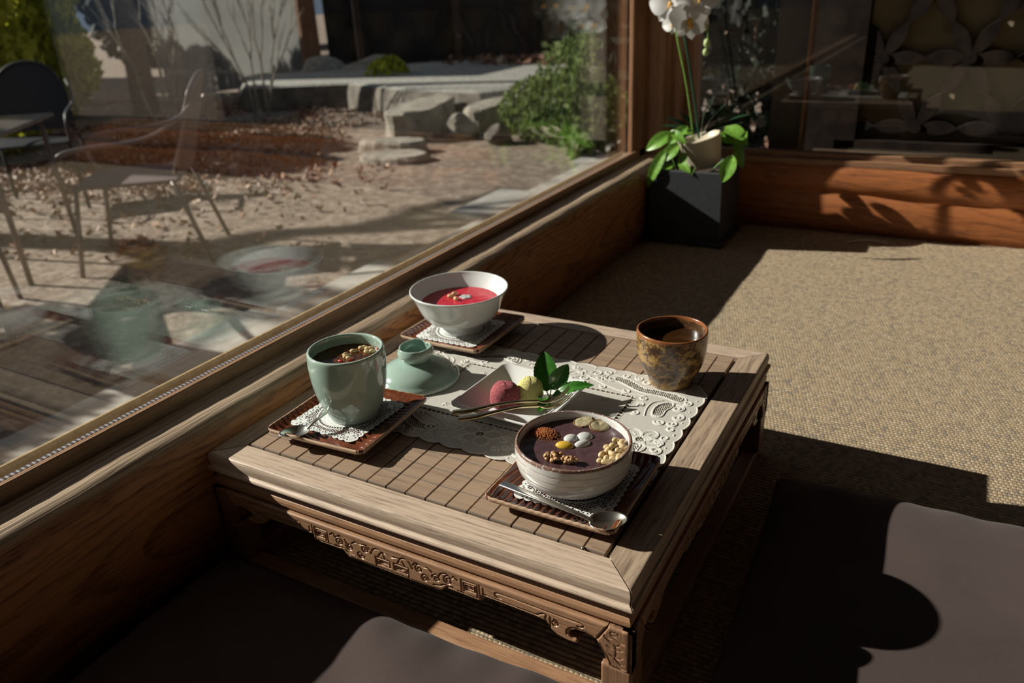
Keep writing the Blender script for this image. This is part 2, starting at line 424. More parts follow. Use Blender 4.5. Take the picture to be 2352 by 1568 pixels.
def traymat():
    t = NT('brown_tray_glaze'); v = t.obj(); s = t.xyz(v)
    n = t.noise(t.mapv(v, (2, 1, 1)), 60, 5, .6)
    col = t.ramp(n, [(.3, (.065, .018, .010)), (.6, (.18, .050, .020)), (.8, (.28, .095, .038))])
    e = t.math('MAXIMUM', t.math('ABSOLUTE', s[0]), t.math('ABSOLUTE', s[1]))
    ed = t.math('GREATER_THAN', t.math('ADD', e, t.math('MULTIPLY', t.math('SUBTRACT', t.noise(v, 90, 3), .5), .0022)), .0658)
    col = t.mix(ed, col, (.50, .34, .22))
    return t.done(col, t.math('ADD', .12, t.math('MULTIPLY', ed, .5)), Coat_Weight=.4, Coat_Roughness=.04)
M['tray'] = traymat()
M['mat'] = None
def matm():
    t = NT('embossed_placemat_vinyl'); v = t.obj(); s = t.xyz(v)
    h = t.math('SINE', t.math('MULTIPLY', t.math('ADD', s[0], t.math('MULTIPLY', s[1], .25)), 5200)); n = t.noise(v, 700, 2)
    base = t.ramp(n, [(.3, (.56, .535, .485)), (.7, (.635, .61, .56))]); up = t.math('MULTIPLY', t.math('SUBTRACT', s[2], .0012), 1500, clamp=True)
    return t.done(t.mix(t.math('MULTIPLY', up, .8), base, (.86, .84, .79)), .5, t.bump(t.math('ADD', h, n), .12, .0004))
M['mat'] = matm()
M['doily'] = mottled('white_lace_paper', (.70, .71, .69), (.80, .81, .79), 500, .75, .3, .0003)
M['steel'] = plain('brushed_steel', (.70, .68, .62), .27, Metallic=1.0)
M['gold'] = plain('pale_gold_metal', (.72, .60, .36), .20, Metallic=1.0)
def porridge():
    t = NT('red_bean_porridge'); v = t.obj(); n = t.noise(v, 130, 5, .6); sp = t.noise(v, 1500, 2)
    col = t.ramp(n, [(.3, (.062, .028, .032)), (.7, (.10, .052, .056))])
    col = t.mix(t.math('MULTIPLY', t.math('GREATER_THAN', sp, .70), .35), col, (.30, .21, .20))
    return t.done(col, .28, t.bump(t.math('ADD', n, t.math('MULTIPLY', sp, .2)), .5, .0012), Coat_Weight=.3)
M['porridge'] = porridge()
def omija():
    t = NT('crimson_punch'); v = t.obj(); n = t.noise(v, 90, 4, .6, 1.0)
    return t.done(t.ramp(n, [(.3, (.50, .012, .03)), (.7, (.66, .05, .075))]), .07, t.bump(n, .25, .0012), Subsurface_Weight=.2, Subsurface_Radius=(.01, .001, .001), Subsurface_Scale=.5)
M['omija'] = omija()
def teaf():
    t = NT('herb_tea'); v = t.obj(); n = t.noise(v, 110, 4, .6, 2.0)
    return t.done(t.ramp(n, [(.42, (.035, .012, .005)), (.60, (.16, .055, .015)), (.78, (.40, .14, .03))]), .05, t.bump(n, .12, .0012))
M['tea'] = teaf()
M['dark_tea'] = plain('dark_tea', (.035, .014, .005), .03)
M['pinenut'] = mottled('pine_nut', (.62, .44, .21), (.74, .57, .33), 250, .3, .2, Coat_Weight=.3, Subsurface_Weight=.15, Subsurface_Radius=(.004, .002, .001), Subsurface_Scale=.5)
M['ricecake'] = plain('white_rice_dumpling', (.60, .60, .59), .2, Coat_Weight=.4, Subsurface_Weight=.2, Subsurface_Radius=(.003, .003, .003), Subsurface_Scale=.5)
M['ginkgo'] = plain('yellow_nut', (.66, .42, .05), .2, Coat_Weight=.4)
M['walnut'] = mottled('walnut_meat', (.36, .17, .06), (.66, .43, .22), 260, .4, .8, .0012)
M['cinnamon'] = mottled('cinnamon_powder', (.38, .12, .035), (.60, .23, .075), 900, .95, 1.0, .0012)
M['chestnut'] = mottled('chestnut_flesh', (.25, .205, .115), (.42, .36, .225), 300, .4, .3)
M['chest_skin'] = plain('chestnut_skin', (.20, .085, .03), .4)
M['jujube'] = plain('jujube_slice', (.40, .03, .02), .3)
M['pink'] = mottled('pink_powder', (.42, .075, .10), (.66, .19, .21), 650, .95, 1.0, .0035)
M['yellow'] = mottled('yellow_powder', (.84, .76, .22), (.95, .91, .42), 650, .95, 1.0, .0035)
def leafm(name, c1, c2, rough=.3):
    t = NT(name); v = t.obj(); n = t.noise(v, 120, 4)
    return t.done(t.ramp(n, [(.3, c1), (.7, c2)]), rough, t.bump(n, .2, .0005), Coat_Weight=.2)
M['leaf'] = leafm('sprig_leaf', (.025, .12, .012), (.05, .19, .022))
M['pothos'] = leafm('pothos_leaf', (.10, .26, .03), (.22, .42, .06))
M['orchid_leaf'] = leafm('orchid_leaf', (.012, .045, .02), (.02, .07, .03))
M['stem'] = leafm('flower_stem', (.12, .24, .04), (.20, .34, .06), .45)
M['stake'] = plain('green_stake', (.012, .06, .03), .4)
M['petal'] = plain('white_petal', (.72, .71, .70), .5, Subsurface_Weight=.2, Subsurface_Radius=(.01, .01, .01), Subsurface_Scale=.5)
M['lip'] = plain('orchid_lip', (.80, .42, .04), .5)
M['bud'] = plain('orchid_bud', (.42, .52, .22), .5)
M['planter'] = mottled('charcoal_planter', (.030, .033, .040), (.042, .045, .053), 120, .55, .2)
M['cream_pot'] = plain('cream_pot', (.62, .55, .42), .35)
M['soil'] = mottled('bark_soil', (.03, .02, .012), (.10, .06, .035), 90, .95, 1.0, .004)
# garden
def earth():
    t = NT('garden_earth'); v = t.obj(); n = t.noise(v, 1.6, 6, .6); m = t.noise(v, 16, 6, .75); s = t.xyz(v)
    col = t.ramp(n, [(.3, (.150, .105, .078)), (.7, (.30, .225, .165))])
    col = t.mix(t.math('MULTIPLY', t.math('ADD', m, .25), .9, clamp=True), col, t.ramp(m, [(.36, (.085, .058, .044)), (.48, (.23, .17, .13)), (.62, (.46, .37, .29))]))
    return t.done(col, .95, t.bump(m, .8, .02))
M['earth'] = earth()
M['gravel'] = mottled('grey_gravel', (.24, .22, .19), (.55, .53, .48), 45, .95, 1.0, .02)
M['paving'] = mottled('paving_stone', (.36, .33, .295), (.50, .47, .425), 9, .9, .5, .01)
M['stone'] = mottled('pale_garden_stone', (.22, .19, .155), (.44, .39, .32), 7, .9, .8, .03)
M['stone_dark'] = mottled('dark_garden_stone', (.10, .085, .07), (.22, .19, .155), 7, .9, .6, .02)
M['dead_leaf'] = None
def dead():
    t = NT('fallen_leaf'); i = t.n('NewGeometry').outputs['Random Per Island']
    return t.done(t.ramp(i, [(0, (.08, .03, .018)), (.4, (.20, .08, .04)), (.75, (.34, .17, .09)), (1, (.52, .35, .23))]), .6)
M['dead_leaf'] = dead()
def foliage(name, a, b, c, thru=True):
    t = NT(name); i = t.n('NewGeometry').outputs['Random Per Island']
    return t.done(t.ramp(i, [(0, a), (.5, b), (1, c)]), .75, Specular_IOR_Level=.25) if not thru else t.leafy(i, a, b, c)
M['hedge_leaf'] = foliage('hedge_leaf', (.18, .21, .015), (.46, .48, .04), (.74, .72, .11))
M['shrub_leaf'] = foliage('shrub_leaf', (.05, .08, .02), (.13, .18, .05), (.26, .32, .12))
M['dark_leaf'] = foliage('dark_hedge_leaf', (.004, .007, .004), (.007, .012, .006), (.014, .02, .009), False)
def sheet():
    t = NT('clear_plastic_sheet'); v = t.obj(); n = t.noise(v, 1.5, 4)
    tl = t.n('BsdfTranslucent', {'Color': (.34, .335, .32, 1)}); df = t.n('BsdfDiffuse', {'Color': (.45, .44, .42, 1)}); tr = t.n('BsdfTransparent', {'Color': (1, 1, 1, 1)})
    a = t.n('MixShader', {0: .35, 1: tl.outputs[0], 2: df.outputs[0]}); b = t.n('MixShader', {0: t.math('MULTIPLY', n, .35), 1: a.outputs[0], 2: tr.outputs[0]})
    t.t.links.new(b.outputs[0], t.out.inputs[0]); t.t.nodes.remove(t.b); return t.m
M['plaster'] = sheet()
M['bark'] = mottled('tree_bark', (.09, .055, .035), (.2, .13, .09), 30, .9, .8, .01)
M['post'] = mottled('brown_post', (.20, .10, .055), (.30, .16, .09), 12, .7)
M['sill_out'] = M['sill_out']
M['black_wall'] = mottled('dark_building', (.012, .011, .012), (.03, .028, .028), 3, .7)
M['metal_chair'] = plain('bronze_chair_metal', (.22, .18, .17), .3, Metallic=.6)
M['metal_pale'] = plain('pale_chair_metal', (.75, .75, .76), .3, Metallic=.3)
M['mesh_dark'] = plain('dark_chair_mesh', (.015, .017, .022), .5)
M['mesh_brown'] = plain('chair_mesh_fabric', (.13, .095, .10), .6)
M['lattice'] = mottled('lattice_wood', (.009, .006, .005), (.022, .014, .010), 25, .8, Specular_IOR_Level=.12)
M['paper'] = mottled('lattice_backing', (.20, .16, .10), (.34, .27, .17), 6, .9)

# ================================================================== THE ROOM
def extr_y(prof, y0, y1, n=1):
    return MB().prism(prof, y0, y1, 'y')
def extr_x(prof, x0, x1):
    return MB().prism(prof, x0, x1, 'x')
YB, YF, XR = 1.59, -2.6, 2.7
struct('floor', *(lambda m: (m.V, m.F))(MB().box(-.034, XR, YF, YB + .05, -.06, 0)), M['carpet'])
# the pine beam under the side window; its crest is worn round
def beam():
    prof = [(-.030, 0), (-.030, T - .02), (-.0305, T - .004), (-.0318, T + .006), (-.0345, T + .0145), (-.0385, T + .0212), (-.044, T + .0258), (-.051, T + .0282), (-.060, T + .029), (-.100, T + .0285), (-.145, T + .0285), (-.145, 0)]
    ys = np.linspace(YF, YB, 260); V = []; n = len(prof)
    for y in ys:
        for k, (x, z) in enumerate(prof):
            w = 0.0
            if 2 <= k <= 8: w = .0006 * math.sin(y * 21 + k * .4) + .0004 * math.sin(y * 53 + k) + .0003 * math.sin(y * 190 + 2 * k)
            V.append((x + w, y, z + w * .5))
    Fc = [(i * n + k, i * n + (k + 1) % n, (i + 1) * n + (k + 1) % n, (i + 1) * n + k) for i in range(len(ys) - 1) for k in range(n)]
    Fc += [tuple(range(n))[::-1], tuple((len(ys) - 1) * n + k for k in range(n))]
    return V, Fc
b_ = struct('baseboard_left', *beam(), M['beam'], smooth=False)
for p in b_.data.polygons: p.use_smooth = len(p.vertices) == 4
def backlog():
    prof = [(1.66, 0), (YB, 0), (YB - .002, .02), (YB - .004, .05), (YB - .002, .088), (YB + .004, .0935), (YB + .0045, .0965), (YB - .001, .100), (YB - .003, .125), (YB + .001, .150), (YB + .008, .163), (YB + .020, .171), (1.66, .173)]
    xs = np.linspace(-.03, XR, 160); V = []; n = len(prof)
    for x in xs:
        for k, (y, z) in enumerate(prof):
            w = .0016 * math.sin(x * 17 + k) + .0012 * math.sin(x * 41 + k * 2) if 1 < k < 11 else 0
            zz = z + (.006 * math.sin(x * 5.5) if 4 <= k <= 7 else 0)
            V.append((x, y + w, zz))
    Fc = [(i * n + k, (i + 1) * n + k, (i + 1) * n + (k + 1) % n, i * n + (k + 1) % n) for i in range(len(xs) - 1) for k in range(n)]
    Fc += [tuple(range(n)), tuple((len(xs) - 1) * n + k for k in range(n))[::-1]]
    return V, Fc
b_ = struct('baseboard_back', *backlog(), M['beam_back'])
for p in b_.data.polygons: p.use_smooth = len(p.vertices) == 4

w1 = bpy.data.objects.new('window_1', None); C.objects.link(w1); w1['kind'] = 'structure'
WT = 1.75
# lower rail of the side window, in section (x, z)
extr_y([(-.095, T + .022), (-.095, T + .0462), (-.0962, T + .0472), (-.0995, T + .0468), (-.1005, T + .042), (-.104, T + .0415), (-.1045, T + .0445), (-.1065, T + .0445), (-.107, T + .034), (-.131, T + .034), (-.131, T + .022)], YF, 1.54).build('bottom_rail', M['frame_y'], w1)
MB().box(-.1195, -.1145, YF, 1.505, T + .034, T + .0415).build('spacer_bar', M['spacer'], w1)
MB().box(-.1335, -.130, YF, 1.465, T + .028, T + .047, .0008).build('putty_strip', M['gold_strip'], w1)
MB().box(-.112, -.108, YF, 1.475, T + .035, WT).build('glass_pane', M['glass'], w1)
MB().box(-.130, -.126, YF, 1.475, T + .035, WT).build('glass_pane', M['glass'], w1)
MB().prism([(-.095, 1.545), (-.095, 1.495), (-.0965, 1.492), (-.100, 1.492), (-.101, 1.486), (-.104, 1.486), (-.1045, 1.476), (-.107, 1.474), (-.107, 1.468), (-.1135, 1.468), (-.1135, 1.512), (-.133, 1.516), (-.133, 1.545)], T + .03, WT + .02, 'z').build('side_stile', M['frame_z'], w1)
MB().box(-.135, -.093, YF, 1.545, WT, WT + .05, .003).build('top_rail', M['frame_y'], w1)
MB().box(-.150, -.131, YF - .1, 1.52, T - .03, T + .030, .003).build('outer_sill', M['frame_y'], w1)

struct('trim_1', *(lambda m: (m.V, m.F))(MB().prism([(-.142, 1.53), (-.05, 1.53), (-.044, 1.536), (-.044, 1.548), (-.036, 1.552), (-.036, 1.566), (-.012, 1.570), (-.008, 1.575), (-.008, 1.70), (-.142, 1.70)], 0, 2.25, 'z')), M['frame_z'])
w2 = bpy.data.objects.new('window_2', None); C.objects.link(w2); w2['kind'] = 'structure'
extr_x([(1.598, T + .010), (1.598, T + .024), (1.601, T + .0255), (1.612, T + .0255), (1.613, T + .037), (1.616, T + .039), (1.640, T + .039), (1.640, T + .010)], -.02, XR).build('bottom_rail', M['frame_x'], w2)
MB().box(-.010, .020, 1.60, 1.645, T + .01, 2.2, .003).build('side_stile', M['frame_z'], w2)
MB().box(.02, XR, 1.624, 1.628, T + .036, 2.1).build('glass_pane', M['glass'], w2)
MB().box(-.01, XR, 1.60, 1.645, 2.08, 2.2).build('top_rail', M['frame_x'], w2)
st_ = MB().box(.195, .275, 1.70, 1.74, T - .02, 2.2, .003).build('door_stile', M['door_dark'], w2)
MB().box(.2755, .2835, 1.685, 1.74, T - .02, 2.2, .002).build('stile_edge', M['frame_z'], st_)
MB().box(.284, XR, 1.66, 1.90, T - .06, T - .005).build('threshold', M['dark_wood'], w2)

struct('wall_left', *(lambda m: (m.V, m.F))(MB().box(-.2, -.03, YF, 1.60, WT + .05, 2.25).box(-.2, -.03, YF - .3, YF, 0, 2.25)), M['dark_wood'])
struct('wall_back', *(lambda m: (m.V, m.F))(MB().box(-.02, XR, 1.60, 1.70, 2.19, 2.25)), M['dark_wood'])
struct('wall_right', *(lambda m: (m.V, m.F))(MB().box(XR, XR + .1, YF, 1.75, -.06, 2.25)), M['dark_wood'])
struct('wall_front', *(lambda m: (m.V, m.F))(MB().box(-.2, XR, YF - .1, YF, -.06, 2.25)), M['dark_wood'])
struct('ceiling', *(lambda m: (m.V, m.F))(MB().box(-1.5, XR + .3, YF - .3, 2.9, 2.25, 2.33)), M['dark_wood'])
struct('trim_2', *(lambda m: (m.V, m.F))(MB().box(-.145, XR, YF, 1.66, G, -.06)), M['stone_dark'])

# ================================================================== THE TEA TABLE
X0, X1, Y0, Y1 = -.0285, .474, -.0325, .466
CX, CY = (X0 + X1) / 2, (Y0 + Y1) / 2
tt = thing('tea_table', 'low carved wooden tea table with slatted top beside the window beam', 'table', (0, 0, 0))
def rail(side, prof, name, mat, gap=.0007, seg=24, parent=tt, z0=T):
    P = []
    n = len(prof); V = []
    for t in (0, 1):
        for d, z in prof:
            xa, xb, ya, yb = X0 - d, X1 + d, Y0 - d, Y1 + d
            if side == 'front': p = (xa + gap if t == 0 else xb - gap, ya)
            if side == 'back': p = (xa + gap if t == 0 else xb - gap, yb)
            if side == 'left': p = (xa, ya + gap if t == 0 else yb - gap)
            if side == 'right': p = (xb, ya + gap if t == 0 else yb - gap)
            V.append((p[0], p[1], z0 + z))
    Fc = [tuple(range(n)), tuple(range(n, 2 * n))[::-1]] + [(i, n + i, n + (i + 1) % n, (i + 1) % n) for i in range(n)]
    if side in ('back', 'left'): Fc = [f[::-1] for f in Fc]
    return mesh(name, V, Fc, mat, parent)
top_prof = [(-.0292, 0), (-.0015, 0), (-.0004, -.0003), (.0006, -.0012), (.0014, -.0035), (.0018, -.0085), (.0008, -.0150), (.0018, -.0162), (.0036, -.0172), (.0045, -.0188), (.0043, -.0205), (.0028, -.0218), (-.0292, -.022)]
waist_prof = [(-.04, -.0278), (-.007, -.0278), (-.003, -.0288), (.0002, -.0315), (.0014, -.0350), (.0012, -.0390), (-.0006, -.0420), (-.002, -.0430), (-.04, -.0430)]
top_r = [(d if d > -.02 else -.0319, z) for d, z in top_prof]
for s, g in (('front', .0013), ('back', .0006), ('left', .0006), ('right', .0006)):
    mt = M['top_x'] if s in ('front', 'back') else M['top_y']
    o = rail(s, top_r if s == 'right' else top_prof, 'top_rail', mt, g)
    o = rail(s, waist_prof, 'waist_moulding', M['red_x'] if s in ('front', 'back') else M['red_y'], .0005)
MB().box(X0 + .012, X1 - .012, Y0 + .012, Y1 - .012, T - .030, T - .006).build('inner_panel', M['groove'], tt)
for i in range(18):
    xa = .0245 * i + .0007 + (.0028 if i == 0 else 0); xb = .0245 * (i + 1) - .0007
    if i == 17: xb = .4375
    dz = random.uniform(-.0003, .0002)
    xa += .0002; xb -= .0002
    MB().box(xa, xb, 0.0, .4335, T - .008, T + dz, .0003).build('slat', M['slat'], tt)
MB().ball((.0245 * 17, -.001, T + .0005), (.0011, .0018, .0014)).build('nail_head', M['steel'], tt, True)

def carved(poly, strokes, w=.0010, depth_=.0014, res=.00045, edge=True, noedge=-1):
    xs = [p[0] for p in poly]; ys = [p[1] for p in poly]
    gx = np.arange(min(xs), max(xs) + res, res); gy = np.arange(min(ys), max(ys) + res, res)
    X, Y = np.meshgrid(gx, gy)
    ins = inpoly(X, Y, poly)
    D = np.full(X.shape, 1.0)
    H = np.zeros(X.shape)
    for st in strokes:
        pts, ww = st if isinstance(st, tuple) and not isinstance(st[0], (int, float)) else (st, w)
        d = pdist(X, Y, pts, .004); k = np.clip(1 - (d / ww) ** 2, 0, 1); H = np.minimum(H, -depth_ * np.sqrt(k))
    if edge:
        d = pdist(X, Y, list(poly) + [poly[0]], .004); H = H - np.where(np.abs(X) < noedge, 0, .0022) * np.clip(1 - d / .0022, 0, 1) ** 2
    keep = ins[:-1, :-1] & ins[1:, 1:] & ins[1:, :-1] & ins[:-1, 1:]
    return X, Y, H, keep
def both(poly):                     # mirror a half outline
    return [(x, y) for x, y in poly] + [(-x, y) for x, y in reversed(poly)]
half = [(0, -.0435), (.2330, -.0435), (.2218, -.0638), (.2185, -.0625), (.211, -.0608), (.203, -.0612), (.1965, -.0645), (.1955, -.0685), (.199, -.0715), (.203, -.0722), (.2045, -.0745), (.2025, -.0775), (.194, -.0775), (.184, -.0755), (.178, -.0720), (.1755, -.0675), (.172, -.0640), (.165, -.0628), (.140, -.0622), (.105, -.0618), (.1045, -.0690), (.064, -.0685), (.0615, -.0715), (.058, -.0750), (0, -.0755)]
apoly = both(half[1:])
def sqspiral(cx, cy, w, h, s=1, st=.0024):
    P = [(cx - s * w / 2, cy - h / 2)]; x0, x1, y0, y1 = -w / 2, w / 2, -h / 2, h / 2
    pts = []
    for _ in range(3):
        pts += [(x0, y0), (x0, y1), (x1, y1), (x1, y0 + st)]; x0 += st; y1 -= st; x1 -= st; y0 += st
        if x1 - x0 < st: break
        pts += [(x0, y0)]
    return [(cx + s * a, cy + b) for a, b in pts]
st = []
for s in (-1, 1):
    st.append([(s * .1035, -.0495), (s * .1035, -.068)])
    st.append([(s * x, z) for x, z in [(.1005, -.0665), (.0665, -.066), (.064, -.0675), (.0605, -.0725), (.058, -.073), (0, -.0733)]])
    st.append([(s * x, z) for x, z in [(.1005, -.0665), (.1005, -.0505), (.083, -.0505), (.083, -.0655)]])
    st.append(sqspiral(s * .092, -.0580, .0125, .0100, s)); st.append(sqspiral(s * .092, -.0580, .0060, .0045, s))
    st.append(sqspiral(s * .0115, -.0660, .0180, .0105, -s)); st.append(sqspiral(s * .0115, -.0662, .0075, .0045, -s))
    st.append(spiral(s * .068, -.0575, .0055, .0012, PI / 2, s * 1.4)); st.append(spiral(s * .054, -.0600, .0048, .0010, PI, -s * 1.4))
    st.append(spiral(s * .040, -.0655, .0050, .0010, 0, s * 1.5)); st.append(spiral(s * .034, -.0560, .0050, .0012, PI / 2, s * 1.3))
    st.append([(s * x, z) for x, z in [(.079, -.053), (.075, -.050), (.072, -.054), (.066, -.050), (.060, -.052), (.057, -.057)]])
    st.append(smoothp([(s * .050, -.0545), (s * .045, -.0505), (s * .040, -.0525), (s * .030, -.0495), (s * .027, -.054)]))
    st.append(smoothp([(s * .026, -.0590), (s * .022, -.0505), (s * .012, -.0500), (s * .008, -.0585)]))
    st.append(smoothp([(s * .0165, -.0590), (s * .013, -.0535), (s * .007, -.0520), (0, -.0545)]))
    st.append(smoothp([(s * .073, -.064), (s * .068, -.0655), (s * .062, -.064), (s * .058, -.068), (s * .050, -.069)]))
    # running line with hooks towards the legs
    st.append(smoothp([(s * .126, -.0565), (s * .1215, -.0560), (s * .1195, -.0530), (s * .1225, -.0508), (s * .130, -.0508), (s * .165, -.0515), (s * .198, -.0520), (s * .2075, -.0515), (s * .2105, -.0535), (s * .2080, -.0565), (s * .2040, -.0560)]))
    st.append([(s * .1075, -.0520), (s * .1075, -.0590), (s * .165, -.0600)])
    st.append(smoothp([(s * .162, -.0600), (s * .168, -.0570), (s * .1715, -.0550), (s * .174, -.0570), (s * .172, -.0595), (s * .1735, -.0650)]))
    st.append(spiral(s * .1815, -.0620, .0042, .0012, PI * .5, -s * 1.2)); st.append([(s * .1775, -.0570), (s * .1770, -.0690)])
    st.append(smoothp([(s * .2195, -.0610), (s * .211, -.0585), (s * .200, -.0590), (s * .1935, -.0640), (s * .1935, -.0695)]))
apX, apY, apH, apK = carved(apoly, st, .00095, .0017)
M['red_z2'] = wood('leg_face_wood', (.34, .185, .105), (.15, .075, .04), 'y', 150, (.42, 0, .12), .06, .012, 5, .42, .5, 420, .2)
fa = grid_mesh('apron', apX, apY, apH, apK, M['red_x'], tt, (CX, Y0 - .0040, T), .011, (PI / 2, 0, 0))
for loc, rz in (((X1 + .0040, CY, T), PI / 2), ((CX, Y1 + .0040, T), PI), ((X0 - .0010, CY, T), -PI / 2)):
    o = fa.copy(); C.objects.link(o); o.parent = tt; o.location = loc; o.rotation_euler = (PI / 2, 0, rz); o.name = 'apron'
    if abs(abs(rz) - PI / 2) < .01: o.scale = (.985, 1, 1)
# corner legs: two carved faces meeting on the corner, a foot block below
lpoly = [(0, -.0435), (.0222, -.0435), (.0338, -.0640), (.0300, -.0705), (.0262, -.0775), (.0240, -.0835), (.0235, -.0885), (0, -.0885)]
lst = [smoothp([(.030, -.0660), (.0255, -.0735), (.0215, -.0805), (.0195, -.0850), (.0200, -.0880)]),
       spiral(.0085, -.0505, .0026, .0022, PI * .9, -.75), smoothp([(.0145, -.0545), (.0120, -.0565), (.0095, -.0555), (.0075, -.0560), (.0045, -.0585), (.0025, -.0580)]),
       smoothp([(.0145, -.0560), (.0115, -.0600), (.0085, -.0620), (.0075, -.0640), (.0055, -.0605)]), smoothp([(.0130, -.0655), (.0095, -.0675), (.0070, -.0675), (.0030, -.0660)]),
       smoothp([(.0075, -.0640), (.0078, -.0680), (.0072, -.0720), (.0078, -.0760)]), smoothp([(.0110, -.0745), (.0085, -.0765), (.0060, -.0770), (.0030, -.0745)]),
       smoothp([(.0080, -.0775), (.0065, -.0800), (.0040, -.0830)])]
lst = [lst[0]] + [[(.0035 + 1.55 * p[0], p[1]) for p in q] for q in lst[1:]]
lX, lY, lH, lK = carved(lpoly, lst, .0007, .0011, .0004, True, .0045)
d4 = .0042
for k, (sx, sy) in enumerate(((1, -1), (-1, -1), (1, 1), (-1, 1))):
    leg = bpy.data.objects.new('leg', None)
    cx_ = X1 + d4 if sx > 0 else X0 - .001; cy_ = Y0 - d4 if sy < 0 else Y1 + d4
    xs = [cx_, cx_ - sx * .0300]; ys = [cy_, cy_ - sy * .0300]
    core = MB().box(min(xs) + .0003, max(xs) - .0003, min(ys) + .0003, max(ys) - .0003, .014, T - .0885, .0025)
    core.box(min(xs) + .0025, max(xs) - .0090, min(ys) + .0025, max(ys) - .0090, T - .0900, T - .0437) if (sx, sy) == (-1, -1) else core.box(*((cx_ - sx * .0025, cx_ - sx * .018)[::-1] if sx > 0 else (cx_ + .0025, cx_ + .018)), *((cy_ - sy * .0025, cy_ - sy * .018) if sy < 0 else (cy_ - .018, cy_ - .0025)), T - .0900, T - .0437)
    lg = core.build('leg', M['red_z'], tt)
    # face towards front/back
    rz = 0 if sy < 0 else PI
    flip = (sx > 0) if sy < 0 else (sx < 0)
    A = -lX if flip else lX
    Kp = lK
    def panel(Xa, loc, rz, flip):
        Xa2, Y2, H2, K2 = (Xa[:, ::-1], lY[:, ::-1], lH[:, ::-1], Kp[:, ::-1]) if flip else (Xa, lY, lH, Kp)
        return grid_mesh('leg_face', Xa2, Y2, H2, K2, M['red_z2'] if 'red_z2' in M else M['red_x'], lg, loc, .010, (PI / 2, 0, rz))
    panel(A, (cx_, cy_, T), rz, flip)
    rz2 = PI / 2 if sx > 0 else -PI / 2
    flip2 = (sy > 0) if sx > 0 else (sy < 0)
    panel(-lX if flip2 else lX, (cx_, cy_, T), rz2, flip2)
brail = [(-.017, -.155), (.000, -.155), (.0015, -.153), (.0015, -.1415), (.0000, -.1400), (-.017, -.1400)]
for s in ('front', 'back', 'left', 'right'):
    rail(s, brail, 'base_rail', M['red_x'] if s in ('front', 'back') else M['red_y'], .0005)

# ================================================================== ON THE TABLE
def Wp(x, y, z=0.0): return (x, y, T + z)
